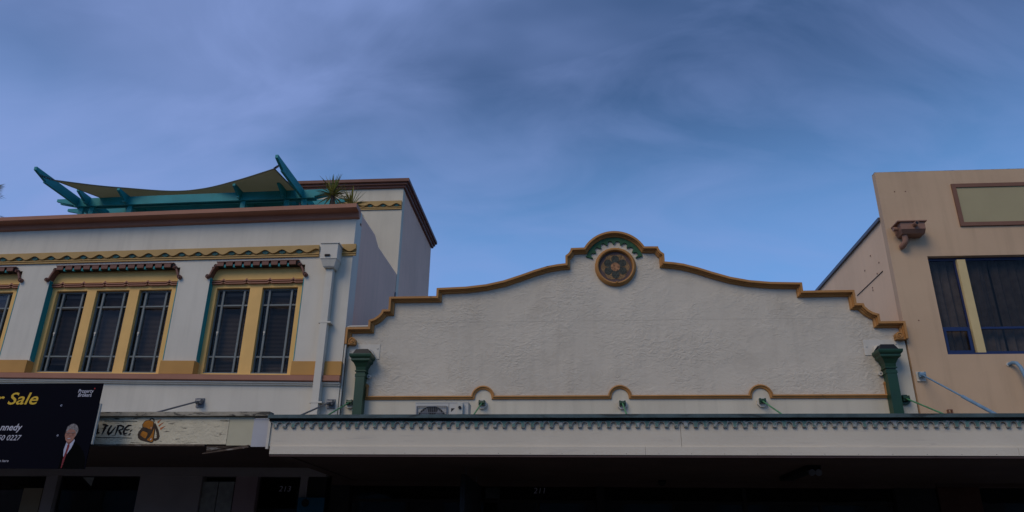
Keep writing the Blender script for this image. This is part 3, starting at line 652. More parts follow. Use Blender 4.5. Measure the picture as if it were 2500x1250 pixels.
ov = MB().box(cxp - 0.065, cxp + 0.025, YL - 0.29, YL - 0.271, 6.462, 6.497).build('overflow_slot', 'darkgap', dp)
MB().box(cxp - 0.06, cxp + 0.06, YL - 0.15, YL - 0.03, 3.1, 6.279).build('pipe', 'white', dp)
for z in (5.30, 3.95):
    MB().box(cxp - 0.09, cxp + 0.12, YL - 0.155, YL - 0.004, z, z + 0.025).build('pipe_clip', 'white', dp)

# ================================================================== CENTRAL BUILDING
cbld = thing('gabled_shop_building', 'cream stucco shop front with stepped and curved golden-edged parapet gable', 'building', (CX, YC, 0.13))
half = [(4.57, 4.975), (4.57, 5.262), (4.19, 5.262), (4.19, 5.385)]
half += [(4.175, 5.39), (4.10, 5.415), (4.03, 5.465), (3.985, 5.52), (3.975, 5.57)]
half += [(3.865, 5.572), (3.865, 5.80), (3.05, 5.80), (3.05, 5.945)]
S = [(2.55, 5.962), (2.20, 6.0), (1.90, 6.065), (1.60, 6.165), (1.38, 6.245), (1.15, 6.315), (0.98, 6.345), (0.84, 6.36)]
half += S + [(0.84, 6.50), (0.825, 6.515), (0.79, 6.54), (0.765, 6.575), (0.75, 6.61), (0.745, 6.64), (0.515, 6.645)]
AZ, AR = 6.352, 0.592
a0 = math.degrees(math.asin((6.645 - AZ) / AR))
arch_r = [(p[0] - CX, p[1]) for p in arc(CX, AZ, AR, a0, 90, 16)]
half = half[:-1] + arch_r
pathL = [(CX - x, z) for x, z in half]; pathR = [(CX + x, z) for x, z in half[::-1]][1:]
top = pathL + pathR
wp = inset(top, -0.03)
wall_poly = [(CX - 4.555, 2.86)] + [(CX - 4.555, wp[0][1])] + wp[1:-1] + [(CX + 4.555, wp[-1][1]), (CX + 4.555, 2.86)]
MB().prism(wall_poly, YC, YC + 0.23).build('gable_wall', 'stucco', cbld)
MB().sweep(top, [(0, YC + 0.28), (0, YC - 0.125), (-0.036, YC - 0.125), (-0.036, YC - 0.085), (-0.050, YC - 0.085), (-0.050, YC - 0.055), (-0.064, YC - 0.05), (-0.078, YC - 0.035), (-0.078, YC + 0.28)]).build('coping', 'gold', cbld)
# scrolls at the coping ends
for s_ in (-1, 1):
    xc = CX + s_ * (4.57 - 0.115)
    m2 = MB(); m2.disc(xc, 5.03, 0.062, YC - 0.10, YC - 0.001, 24); m2.lathe_y(xc, 5.03, [(0.05, YC - 0.101), (0.04, YC - 0.113), (0.03, YC - 0.101)], 24); m2.disc(xc, 5.03, 0.014, YC - 0.113, YC - 0.099, 12)
    m2.box(xc - 0.062 if s_ > 0 else CX - 4.57, CX + 4.57 if s_ > 0 else xc + 0.062, YC - 0.095, YC - 0.002, 4.970, 5.0)
    m2.build('coping_scroll', 'gold', cbld)
# rough stucco panel
SX0, SX1, SZ0 = CX - 4.13, CX + 4.13, 4.10
arches = [CX - 2.21, CX, CX + 2.205]
bl_ = [(CX - 4.553, 2.87), (CX - 4.553, 4.94), (SX0 - 0.03, 4.94), (SX0 - 0.03, 4.075)]
for ax in arches: bl_ += arc(ax, 4.075, 0.16, 180, 0, 14)
bl_ += [(SX1 + 0.03, 4.075), (SX1 + 0.03, 4.94), (CX + 4.553, 4.94), (CX + 4.553, 2.87)]
MB().prism(bl_, YC - 0.006, YC + 0.002).build('smooth_render_band', 'cwhite', cbld)
# lower moulding with three little arches
lp = [(CX - 4.15, 4.285), (CX - 4.15, 4.075)]
for ax in arches: lp += [(ax - 0.165, 4.075)] + arc(ax, 4.075, 0.165, 172, 8, 16)[1:-1] + [(ax + 0.165, 4.075)]
lp += [(CX + 4.14, 4.075), (CX + 4.14, 4.285)]
lm = MB(); lm.sweep(lp, [(0.028, YC - 0.002), (0.028, YC - 0.05), (0.008, YC - 0.058), (0.004, YC - 0.04), (-0.006, YC - 0.038), (-0.026, YC - 0.03), (-0.028, YC - 0.002)])
mo = lm.build('arched_moulding', 'gold', cbld)
for x in (CX - 4.15, CX + 4.14):
    m2 = MB(); m2.disc(x, 4.275, 0.034, YC - 0.064, YC - 0.003, 18); m2.disc(x, 4.275, 0.013, YC - 0.072, YC - 0.063, 10); m2.build('end_rosette', 'gold', mo)
# green lunette under the arch
ol = arc(CX, AZ, 0.508, 18, 162, 40); il = []
nl = 8
for k in range(nl):
    for j in range(17):
        u = -1 + 2 * j / 16; th = 162 - (162 - 18) * (k + (u + 1) / 2) / nl
        r_ = 0.385 + 0.062 * math.sqrt(max(0, 1 - (u / 0.76) ** 2))
        il.append((CX + r_ * math.cos(R(th)), AZ + r_ * math.sin(R(th))))
MB().prism(ol + il, YC - 0.032, YC - 0.0005).build('lunette', 'lunette', cbld)
# medallion
MX, MZ = CX + 0.012, 6.312
md = MB().lathe_y(MX, MZ, [(0.284, YC - 0.001), (0.284, YC - 0.055), (0.296, YC - 0.082), (0.312, YC - 0.086), (0.335, YC - 0.07), (0.343, YC - 0.05), (0.349, YC - 0.045), (0.349, YC - 0.001)], 64).build('medallion', 'gold', cbld, True)
MB().disc(MX, MZ, 0.283, YC - 0.022, YC - 0.002, 48).build('mosaic_ground', 'mos_bg', md)
lob = []
for k in range(96):
    th = 2 * math.pi * k / 96; lob.append((MX + (0.212 + 0.032 * abs(math.sin(3 * th + math.pi / 2))) * math.cos(th), MZ + (0.212 + 0.032 * abs(math.sin(3 * th + math.pi / 2))) * math.sin(th)))
MB().prism(lob, YC - 0.026, YC - 0.021).build('mosaic_border', 'mos_tan', md)
for k in range(6):
    th = R(90 + 60 * k); MB().disc(MX + 0.142 * math.cos(th), MZ + 0.142 * math.sin(th), 0.067, YC - 0.030, YC - 0.025, 20).build('mosaic_petal', 'mos_dark', md)
MB().disc(MX, MZ, 0.108, YC - 0.0305, YC - 0.0252, 24).build('mosaic_ring', 'mos_dark', md)
MB().disc(MX, MZ, 0.079, YC - 0.034, YC - 0.0302, 24).build('mosaic_centre', 'mos_mid', md)
MB().tube([(MX + 0.012, YC - 0.04, MZ - 0.275), (MX + 0.012, YC - 0.16, MZ - 0.32)], 0.013, 10).build('drain_spout', 'gold', md)
# body behind the gable
MB().box(CX - 4.54, CX + 4.54, YC + 0.24, 20, 4.6, 4.75).build('roof', 'roofing', cbld)
MB().box(CX - 4.54, CX + 4.54, 20.01, 20.2, 0.13, 4.9).build('back_wall', 'cwhite', cbld)

# green rain heads
def green_pipe(cx_, label):
    t = thing('green_downpipe', label, 'downpipe', (cx_, YC, 3.1), 'green downpipes at the gable ends')
    b = YC - 0.006
    mb_ = MB()
    prof = [(0.085, 0.20, 4.40), (0.092, 0.205, 4.405), (0.092, 0.205, 4.445), (0.078, 0.19, 4.455), (0.078, 0.19, 4.475), (0.098, 0.21, 4.485), (0.098, 0.21, 4.50), (0.083, 0.195, 4.51), (0.092, 0.205, 4.56), (0.125, 0.24, 4.625), (0.155, 0.27, 4.645), (0.165, 0.28, 4.66), (0.165, 0.28, 4.69), (0.178, 0.295, 4.70), (0.195, 0.31, 4.72), (0.20, 0.315, 4.745), (0.20, 0.315, 4.765)]
    prof = [(w_ * 0.93, d_ * 0.92, z) for w_, d_, z in prof]
    ringloft(mb_, [(cx_ - w_, cx_ + w_, YC - d_, b, z) for w_, d_, z in prof])
    hp = mb_.build('hopper', 'green', t)
    MB().box(cx_ - 0.075, cx_ + 0.075, YC - 0.185, YC - 0.03, 3.1, 4.399).build('pipe', 'green', t)
    for s_ in (-1, 1):
        m3 = MB(); m3.disc(cx_ + s_ * 0.115, 4.43, 0.032, YC - 0.05, YC - 0.006, 14); m3.build('mounting_ear', 'plate', t)
        m3 = MB(); m3.disc(cx_ + s_ * 0.115, 4.43, 0.013, YC - 0.056, YC - 0.051, 10); m3.build('ear_bolt', 'iron', t)
    m3 = MB(); ringloft(m3, [(cx_ - 0.15, cx_ + 0.15, YC - 0.24, b, 4.766), (cx_ - 0.10, cx_ + 0.10, YC - 0.20, b, 4.86)]); m3.build('chute_mouth', 'black', t)
    pl_ = MB(); pl_.box(cx_ - 0.29, cx_ + 0.25, YC - 0.010, YC - 0.0005, 4.735, 4.99); plo = pl_.build('flashing_plate', 'plate', t)
    for s_ in (-1, 1):
        fl = MB(); x_ = cx_ + s_ * 0.125
        fl.add([(x_, YC - 0.012, 4.76), (x_, YC - 0.012, 4.88), (x_ - s_ * 0.03, YC - 0.10, 4.88), (x_ + s_ * 0.055, YC - 0.10, 4.78), (x_ + s_ * 0.004, YC - 0.012, 4.76), (x_ + s_ * 0.004, YC - 0.012, 4.88), (x_ - s_ * 0.026, YC - 0.10, 4.884), (x_ + s_ * 0.059, YC - 0.10, 4.78)], [(0, 1, 2, 3), (7, 6, 5, 4), (0, 4, 5, 1), (1, 5, 6, 2), (2, 6, 7, 3), (3, 7, 4, 0)])
        fl.build('flashing_flap', 'plate', t)
        bo = MB(); bo.disc(cx_ - 0.02 + s_ * 0.23, 4.92 if s_ > 0 else 4.88, 0.012, YC - 0.022, YC - 0.009, 10); bo.build('plate_bolt', 'plate', t)
green_pipe(-3.515, 'dark green downpipe and ornate rain hopper at the left end of the gable')
green_pipe(4.915, 'dark green downpipe and ornate rain hopper at the right end of the gable')

# white conduit along the party line, running over the ledge
cd = MB().tube([(-3.835, 12.03, 3.1), (-3.835, 12.03, 5.24), (-3.83, 12.03, 5.268), (-3.80, 12.03, 5.283), (-3.45, 12.03, 5.285)], 0.017, 8).build('conduit', 'plate', None, True)
tagtop(cd, 'thin white conduit climbing between the white building and the gable, bent over the ledge', 'pipe')

# ================================================================== RIGHT BUILDING
rb = thing('tan_corner_building', 'tall tan rendered building with blue-framed windows right of the gable', 'building', (8.0, YR, 0.13))
RX0, RX1 = 5.30, 13.0
wall_holes(RX0, RX1, 2.86, 8.0, YR, YR + 0.135, [(5.885, 9.6, 4.735, 6.41)]).build('front_wall', 'tan', rb)
MB().box(RX0, RX1, YR + 0.01, YR + 0.13, 8.001, 8.012).build('parapet_cap', 'mossy', rb)
MB().box(RX0 + 0.012, RX0 + 0.20, YR + 0.1355, 19.0, 2.86, 7.14).build('side_wall', 'pinktan', rb)
MB().box(RX0 - 0.03, RX0 + 0.23, YR + 0.136, 19.0, 7.141, 7.20).build('roof_flashing', 'flash', rb)
MB().box(RX0 + 0.21, RX1, YR + 0.5, 19.0, 6.9, 7.1).build('roof', 'roofing', rb)
MB().box(RX0 + 0.21, RX1, 18.9, 19.1, 0.13, 6.9).build('back_wall', 'tan', rb)
MB().box(RX0 + 0.002, RX0 + 0.011, 12.52, 13.80, 6.312, 6.322).build('wall_groove', 'darkgap', rb)
for y_, z_ in ((12.9, 6.75), (13.25, 6.6), (12.75, 6.35), (13.05, 6.2), (13.05, 6.15), (12.6, 6.5)):
    MB().box(RX0 + 0.004, RX0 + 0.011, y_, y_ + 0.025, z_, z_ + 0.022).build('patch_plug', 'framebrown', rb)
for x_, z_ in ((5.57, 7.62), (5.75, 7.62), (5.60, 7.06), (5.80, 7.06), (5.545, 5.30)):
    MB().disc(x_, z_, 0.011, YR - 0.004, YR + 0.002, 8).build('bolt_hole', 'framebrown', rb)
# framed panel
fx0, fx1, fz0, fz1 = 6.516, 9.4, 6.937, 7.73; fwid = 0.068
pf = MB(); pf.box(fx0, fx1, YR - 0.03, YR - 0.001, fz1 - fwid, fz1).box(fx0, fx1, YR - 0.03, YR - 0.001, fz0, fz0 + fwid).box(fx0, fx0 + fwid, YR - 0.029, YR - 0.001, fz0 + fwid, fz1 - fwid).box(fx1 - fwid, fx1, YR - 0.029, YR - 0.001, fz0 + fwid, fz1 - fwid)
fo = pf.build('panel_frame', 'framebrown', rb)
MB().box(fx0 + fwid, fx1 - fwid, YR - 0.012, YR - 0.001, fz0 + fwid, fz1 - fwid).build('blank_panel', 'panel', fo)
# window
wy = YR + 0.10; WX0, WX1, WZ0, WZ1 = 5.885, 9.6, 4.735, 6.41
wf = MB()
wf.box(WX0, WX1, wy - 0.09, wy + 0.02, WZ0 + 0.001, WZ0 + 0.03).box(WX0, WX1, wy, wy + 0.034, WZ1 - 0.05, WZ1 - 0.001).box(WX0 + 0.001, WX0 + 0.035, wy, wy + 0.034, WZ0 + 0.031, WZ1 - 0.051)
wf.box(WX0 + 0.036, 6.355, wy - 0.004, wy + 0.034, 5.175, 5.21).box(6.335, 6.36, wy - 0.002, wy + 0.034, WZ0 + 0.031, 5.174).box(6.335, 6.36, wy - 0.002, wy + 0.034, 5.211, WZ1 - 0.051)
wf.box(6.496, 8.2, wy - 0.004, wy + 0.034, 5.175, 5.21).box(6.496, 8.2, wy - 0.004, wy + 0.034, WZ0 + 0.031, WZ0 + 0.07).box(8.2, 8.25, wy, wy + 0.034, WZ0 + 0.031, WZ1 - 0.051)
wnd = wf.build('window', 'blue', rb)
sf = MB(); s0, s1, t0, t1 = WX0 + 0.04, 6.333, WZ0 + 0.035, 5.172
sf.box(s0, s1, wy - 0.03, wy - 0.005, t1 - 0.035, t1).box(s0, s1, wy - 0.03, wy - 0.005, t0, t0 + 0.045).box(s0, s0 + 0.04, wy - 0.03, wy - 0.005, t0 + 0.046, t1 - 0.036).box(s1 - 0.04, s1, wy - 0.03, wy - 0.005, t0 + 0.046, t1 - 0.036)
sf.build('opening_sash', 'blue', wnd)
MB().box(6.362, 6.494, wy - 0.06, wy + 0.034, WZ0 + 0.032, WZ1 - 0.052).build('mullion', 'mullion', wnd)
for a, b, c, d in ((WX0 + 0.036, 6.334, 5.212, WZ1 - 0.052), (WX0 + 0.036, 6.334, WZ0 + 0.032, 5.174), (6.496, 8.2, 5.212, WZ1 - 0.052), (6.496, 8.2, WZ0 + 0.071, 5.174), (8.25, 9.6, WZ0 + 0.032, WZ1 - 0.052)):
    MB().add([(a, wy + 0.015, c), (b, wy + 0.015, c), (b, wy + 0.015, d), (a, wy + 0.015, d)], [(0, 1, 2, 3)]).build('pane', 'glass', wnd)
def curtain(x0, x1, seed):
    rn = random.Random(seed); n_ = int((x1 - x0) / 0.012); vs = []; fs = []; ph_ = rn.random() * 6
    for i in range(n_ + 1):
        x = x0 + (x1 - x0) * i / n_
        y = wy + 0.14 + 0.022 * math.sin(x * 38 + ph_ + 1.3 * math.sin(x * 7)) + 0.01 * math.sin(x * 91 + ph_)
        vs += [(x, y, WZ0 - 0.05), (x, y + 0.01, WZ1 + 0.05)]
    for i in range(n_): fs.append((2 * i, 2 * i + 2, 2 * i + 3, 2 * i + 1))
    MB().add(vs, fs).build('curtain', 'curtain', wnd, True)
curtain(WX0 - 0.05, 6.42, 1); curtain(6.43, 6.92, 2); curtain(6.95, 8.2, 3); curtain(8.2, 9.65, 4)
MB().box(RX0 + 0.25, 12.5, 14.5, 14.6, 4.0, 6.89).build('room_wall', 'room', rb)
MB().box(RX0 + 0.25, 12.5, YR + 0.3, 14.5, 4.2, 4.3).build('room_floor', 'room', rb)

# brown rain box
rbx = thing('brown_rain_box', 'brown metal rainwater box with stub pipes high on the tan wall', 'rain box', (5.63, YR, 6.75))
mb_ = MB(); ringloft(mb_, [(5.47, 5.83, YR - 0.20, YR - 0.003, 6.74), (5.44, 5.83, YR - 0.26, YR - 0.003, 6.80), (5.44, 5.83, YR - 0.26, YR - 0.003, 6.925)]); mb_.build('box', 'rainbox', rbx)
MB().box(5.39, 5.86, YR - 0.29, YR - 0.002, 6.926, 6.943).build('lid', 'rainbox', rbx)
MB().tube([(5.66, YR - 0.25, 6.865), (5.66, YR - 0.36, 6.865)], 0.035, 14).build('stub_pipe', 'rainbox', rbx, True)
MB().disc(5.66, 6.865, 0.026, YR - 0.363, YR - 0.361, 14).build('stub_mouth', 'black', rbx)
MB().tube([(5.45, YR - 0.14, 6.85), (5.36, YR - 0.14, 6.85)], 0.035, 14).build('stub_pipe', 'rainbox', rbx, True)
MB().tube([(5.53, YR - 0.13, 6.76), (5.53, YR - 0.13, 6.66), (5.525, YR - 0.12, 6.62), (5.50, YR - 0.08, 6.58), (5.49, YR - 0.03, 6.57)], 0.046, 14).build('outlet_elbow', 'rainbox', rbx, True)

# small square hook on the tan wall
hk = MB(); hk.box(5.69, 5.70, YR - 0.06, YR - 0.002, 3.80, 3.86).box(5.70, 5.745, YR - 0.06, YR - 0.05, 3.85, 3.86).box(5.745, 5.755, YR - 0.06, YR - 0.002, 3.80, 3.86).box(5.70, 5.745, YR - 0.06, YR - 0.05, 3.80, 3.81)
tagtop(hk.build('wall_bracket', 'framebrown'), 'small dark square bracket low on the tan wall above the canopy', 'bracket')

# ================================================================== MAIN CANOPY
cn = thing('shop_canopy', 'long white street canopy with teal scalloped edging below the gable', 'canopy', (2.0, 10.5, 2.75))
KX0, KX1 = -3.715, 9.0
for a, b in ((KX0 + 0.02, 1.217), (1.221, 5.35), (5.354, KX1)):
    MB().box(a, b, YF, YF + 0.04, 2.862, 3.181).build('fascia_board', 'fascia', cn)
for a, b in ((KX0 + 0.045, 0.797), (0.80, 4.9), (4.903, KX1)):
    MB().box(a, b, YF - 0.022, YF + 0.03, 2.768, 2.860).build('lower_board', 'fascia', cn)
nsrc = None
for x in [0.95 + 0.371 * k for k in range(-11, 20)]:
    if nsrc is None: nsrc = MB().disc(x, 2.782, 0.004, YF - 0.0245, YF - 0.022, 6).build('nail_head', 'iron', cn); x_first = x
    else: copy_part(nsrc, cn, (x - x_first, 0, 0))
MB().box(KX0 + 0.045, KX1, YF - 0.012, YF + 0.05, 2.742, 2.766).build('drip_trim', 'darktrim', cn)
mg = MB(); mg.prism_x([(YF - 0.085, 3.186), (YF - 0.09, 3.226), (YF + 0.06, 3.228), (YF + 0.06, 3.184)], KX0 - 0.005, KX1); mg.build('gutter_edge', 'tealband', cn)
MB().box(KX0 + 0.002, KX1, YF - 0.04, YF - 0.001, 3.158, 3.183).build('gutter_shadow_fillet', 'darkgap', cn)  # near-black strip, colour stands in for the shade under the gutter edge
# scallops
pit = 0.1118
def scallop_mesh():
    w2, r_ = pit / 2, pit / 2 - 0.022
    pts = [(-w2, 3.157), (w2, 3.157)]
    pts += [(w2 - r_ * math.sin(t), 3.104 + (r_ + 0.006) * math.cos(t)) for t in [math.pi / 2 * k / 6 for k in range(7)]]
    pts += [(0.022, 3.082), (-0.022, 3.082)]
    pts += [(-w2 + r_ * math.cos(t), 3.104 + (r_ + 0.006) * math.sin(t)) for t in [math.pi / 2 * k / 6 for k in range(7)]]
    return pts
sp = scallop_mesh(); x = KX0 + 0.02 + pit / 2; sc0 = None
cz_s = 3.125
front = [(px_ * (0.80 if abs(px_) < 0.05 else 1.0), z + (0.007 if z < 3.156 else 0.0)) for px_, z in sp]
def scallop_obj(x):
    m_s = MB().prism([(px_ + x, z) for px_, z in sp], YF - 0.028, YF - 0.002); nb = len(m_s.f)
    m_s.prism([(px_ + x, min(z, 3.1565)) for px_, z in front], YF - 0.031, YF - 0.0281)
    return m_s, nb
while x < 5.9:
    if sc0 is None:
        mbs, nb = scallop_obj(x); sc0 = mbs.build('scallop', ['scallop', 'scallop_edge'], cn); xs0 = x
        for p in sc0.data.polygons:
            if p.index < nb: p.material_index = 1
    else:
        copy_part(sc0, cn, (x - xs0, 0, random.uniform(-0.002, 0.002)))
    x += pit
rest = MB()
while x < KX1: rest.prism([(px_ + x, z) for px_, z in sp], YF - 0.030, YF - 0.002); x += pit
rest.build('scallop_run', 'scallop', cn, kind='stuff')
MB().box(KX0 + 0.02, KX1, YF + 0.06, 12.10, 2.775, 2.80).build('soffit', 'soffit', cn)
MB().box(-3.505, -3.495, YF + 0.06, 12.1, 2.766, 2.774).build('soffit_joint', 'darktrim', cn)
MB().add([(KX0, YF + 0.05, 3.10), (KX1, YF + 0.05, 3.10), (KX1, 12.08, 3.24), (KX0, 12.08, 3.24), (KX0, YF + 0.05, 3.12), (KX1, YF + 0.05, 3.12), (KX1, 12.08, 3.26), (KX0, 12.08, 3.26)], [(0, 3, 2, 1), (4, 5, 6, 7), (0, 1, 5, 4), (1, 2, 6, 5), (2, 3, 7, 6), (3, 0, 4, 7)]).build('canopy_roof', 'roofing', cn)
MB().box(KX0 - 0.012, KX0 + 0.018, YF - 0.02, YF + 0.05, 2.83, 3.16).build('end_strip', 'plate', cn)

# ------------------------------------------------------------------ left canopy
lc = thing('weathered_canopy', 'weathered cream street canopy with flaking paint and hand-painted lettering', 'canopy', (-8.0, 10.5, 2.85))
LX0 = -14.0
MB().box(LX0, -4.236, YF, YF + 0.03, 2.885, 3.215).build('flaking_board', 'flaking', lc)
MB().box(-4.232, -3.923, YF + 0.002, YF + 0.03, 2.872, 3.215).build('cream_board', 'palepanel', lc)
MB().box(-3.921, -3.73, YF - 0.004, YF + 0.03, 2.856, 3.195).build('blue_grey_board', 'bluepanel', lc)
mcap = MB(); mcap.prism_x([(YF + 0.10, 3.275), (YF - 0.045, 3.272), (YF - 0.045, 3.222), (YF - 0.01, 3.217), (YF + 0.10, 3.217)], LX0, -3.722); mcap.build('top_cap', 'mossy', lc)
MB().box(LX0, -4.5, YF - 0.006, YF + 0.04, 2.862, 2.884).build('bottom_trim', 'rotwood', lc)
st = MB(); a, b = Vector((-3.925, YF - 0.02, 2.86)), Vector((-4.49, YF - 0.05, 2.768)); dv = (b - a).normalized(); nv_ = Vector((-dv.z, 0, dv.x))
if nv_.z > 0: nv_ = -nv_
tk = [a, b, b + nv_ * 0.006, a.lerp(b, 0.5) + nv_ * -0.02, a - nv_ * 0.012]
q = [(a.x, a.z + 0.012), (b.x, b.z + 0.004), (b.x + 0.004, b.z - 0.006), (a.x + 0.0, a.z - 0.022)]
st.prism(q, YF - 0.055, YF - 0.03); st.build('hanging_trim', 'rotwood', lc, label='broken timber trim hanging loose below the canopy')
MB().add([(-4.1, YF + 0.01, 2.868), (-4.48, YF + 0.01, 2.868), (-4.48, YF + 0.03, 2.80), (-4.1, YF + 0.03, 2.86), (-4.1, YF + 0.03, 2.868), (-4.48, YF + 0.03, 2.868)], [(0, 1, 2, 3), (1, 5, 2), (0, 3, 4), (2, 5, 4, 3)]).build('torn_lining', 'rotwood', lc)
MB().box(LX0, -3.735, YF + 0.06, 12.0, 2.95, 2.97).build('soffit', 'soffit', lc)
MB().add([(LX0, YF + 0.05, 3.16), (-3.74, YF + 0.05, 3.16), (-3.74, 11.98, 3.28), (LX0, 11.98, 3.28), (LX0, YF + 0.05, 3.14), (-3.74, YF + 0.05, 3.14), (-3.74, 11.98, 3.26), (LX0, 11.98, 3.26)], [(0, 1, 2, 3), (7, 6, 5, 4), (0, 4, 5, 1), (1, 5, 6, 2), (2, 6, 7, 3), (3, 7, 4, 0)]).build('canopy_roof', 'roofing', lc)
# brush lettering, drawn on a unit of source picture measure: u right, v up, metres
def sx(u): return -5.933 + u * 0.000463      # u runs along the board (board measured in 1/2273 of 1.05 m)
def PX(u, v):
    # place on board: lettering sheet coordinates (u 0..2273, v 0..1250) to metres
    return (-5.99 + u * 0.0004667 + (v - 600) * -0.000035 * -1.0, 3.345 - v * 0.000443)
def stroke(mb, pts, ws, y0=YF - 0.0035, y1=YF - 0.0005):
    P_ = [PX(*p) for p in pts]; mb.prism(ribbon(P_, [k * 0.00045 for k in ws]), y0, y1)
def letter(strokes):
    mb = MB()
    for i, (p, w_) in enumerate(strokes): stroke(mb, p, w_, YF - 0.0035 - 0.0004 * i)
    return mb
LET = [
    [([(150, 500), (170, 640), (160, 740), (240, 725)], [40, 60, 60, 20])],
    [([(290, 500), (360, 505), (450, 540)], [30, 55, 40]), ([(385, 520), (360, 620), (305, 775)], [70, 62, 24])],
    [([(545, 525), (490, 620), (465, 720), (500, 765), (560, 720), (610, 640), (665, 560)], [36, 56, 62, 55, 48, 44, 14])],
    [([(735, 530), (715, 640), (675, 780)], [60, 58, 26]), ([(700, 535), (800, 525), (880, 560), (865, 625), (760, 660)], [34, 44, 40, 40, 24]), ([(765, 655), (800, 710), (850, 775)], [40, 60, 44])],
    [([(1100, 520), (1010, 530), (935, 600), (900, 700), (925, 765), (1010, 730)], [20, 50, 52, 56, 50, 14]), ([(940, 640), (1000, 650), (1060, 635)], [34, 40, 18])],
    [([(1135, 640), (1080, 690)], [14, 40]), ([(1100, 745), (1045, 785)], [40, 18])],
]
for l in LET: letter(l).build('painted_letter', 'pink_ink', lc)
for p in ([(330, 402), (800, 410), (1240, 420)], [(130, 850), (600, 858), (1150, 872)]):
    mb_ = MB(); stroke(mb_, p, [14, 14, 12]); mb_.build('painted_line', 'pink_ink', lc)
def art(name, pts, layer, m, parent):
    return MB().prism([PX(*p) for p in pts], YF - 0.0022 - layer * 0.0008, YF - 0.0005 - layer * 0.0008 if layer == 0 else YF - 0.0016 - layer * 0.0008).build(name, m, parent)
bp_ = art('painted_backpack', [(1480, 385), (1570, 370), (1700, 420), (1760, 520), (1770, 700), (1755, 980), (1700, 1008), (1600, 985), (1400, 935), (1320, 870), (1295, 770), (1330, 680), (1405, 575), (1390, 500), (1430, 430)], 0, 'pack_dark', lc)
art('pack_strap', [(1740, 440), (1800, 540), (1870, 680), (1910, 830), (1890, 910), (1800, 955), (1760, 940), (1762, 880), (1830, 870), (1820, 760), (1780, 660), (1752, 560)], 0, 'pack_dark', bp_)
art('pack_handle', [(1570, 375), (1590, 335), (1650, 318), (1710, 345), (1728, 420), (1700, 425), (1680, 370), (1640, 350), (1610, 378)], 0, 'pack_dark', bp_)
art('pack_flap', [(1490, 395), (1560, 385), (1660, 405), (1695, 440), (1690, 560), (1665, 640), (1560, 610), (1420, 565), (1405, 510), (1440, 440)], 1, 'pack_orange', bp_)
art('pack_pocket', [(1410, 690), (1450, 682), (1565, 730), (1570, 780), (1530, 880), (1490, 875), (1380, 800), (1378, 760)], 1, 'pack_orange', bp_)
art('pack_side', [(1735, 600), (1742, 700), (1735, 960), (1690, 975), (1580, 930), (1575, 905), (1640, 850), (1690, 740)], 1, 'pack_orange', bp_)
art('pack_highlight', [(1690, 860), (1698, 920), (1665, 935), (1660, 922)], 2, 'pwhite', bp_)
art('pack_highlight', [(1658, 560), (1655, 600), (1632, 605), (1640, 590)], 2, 'pwhite', bp_)
art('pack_buckle', [(1480, 580), (1550, 590), (1545, 612), (1478, 600)], 2, 'pack_dark', bp_)
for t in ([(1915, 340), (1830, 470), (1795, 430)], [(1990, 430), (1865, 565), (1840, 520)], [(2045, 535), (1915, 655), (1890, 600)]): art('painted_ray', t, 0, 'pack_ray', lc)

# ------------------------------------------------------------------ for-sale board
YB = 8.6
sb = thing('sale_board', 'dark navy for-sale board with yellow lettering and a portrait photo', 'sign', (-6.9, YB, 2.54))
BXR = -5.703
MB().box(-8.2, BXR, YB, YB + 0.012, 2.545, 3.552).build('board', 'navy', sb)
MB().box(BXR - 0.04, BXR + 0.016, YB + 0.013, YB + 0.045, 2.83, 3.31).build('batten', 'plate', sb)
MB().box(BXR - 0.40, BXR - 0.33, YB + 0.0125, YB + 0.385, 2.90, 3.20).build('batten_block', 'darktrim', sb)
MB().box(-7.6, -7.5, YB + 0.0125, YB + 0.385, 2.90, 3.20).build('batten_block', 'darktrim', sb)
yt = YB - 0.0015
text_mesh('yellow_lettering', 'For Sale', -6.487, 3.30, yt, 0.143, 'pyellow', sb, 0.22, 0.79, 0.012, 'RIGHT')
text_mesh('name_lettering', 'nnedy', -6.60, 2.988, yt, 0.078, 'pwhite', sb, 0.22, 0.275, 0.012, 'RIGHT')
text_mesh('number_lettering', '50 0227', -6.580, 2.871, yt, 0.062, 'pwhite', sb, 0.22, 0.295, 0.0, 'RIGHT')
text_mesh('small_lettering', 'e here', -6.663, 2.620, yt, 0.029, 'pwhite', sb, 0.22, 0.115, 0.0, 'RIGHT')
text_mesh('logo_lettering', 'Property', -5.999, 3.437, yt, 0.044, 'pwhite', sb, 0.2, 0.197, 0.008)
text_mesh('logo_lettering', 'Brokers', -5.990, 3.389, yt, 0.044, 'pwhite', sb, 0.2, 0.172, 0.008)
MB().disc(-5.797, 3.487, 0.008, YB - 0.002, YB - 0.001, 10).build('logo_dot', 'pred', sb)
for x, z in ((-6.172, 3.283), (-6.129, 2.928)):
    m2 = MB(); m2.lathe_y(x, z, [(0.012, YB - 0.001), (0.010, YB - 0.005), (0.005, YB - 0.001)], 12); m2.build('screw_cap', 'pwhite', sb)
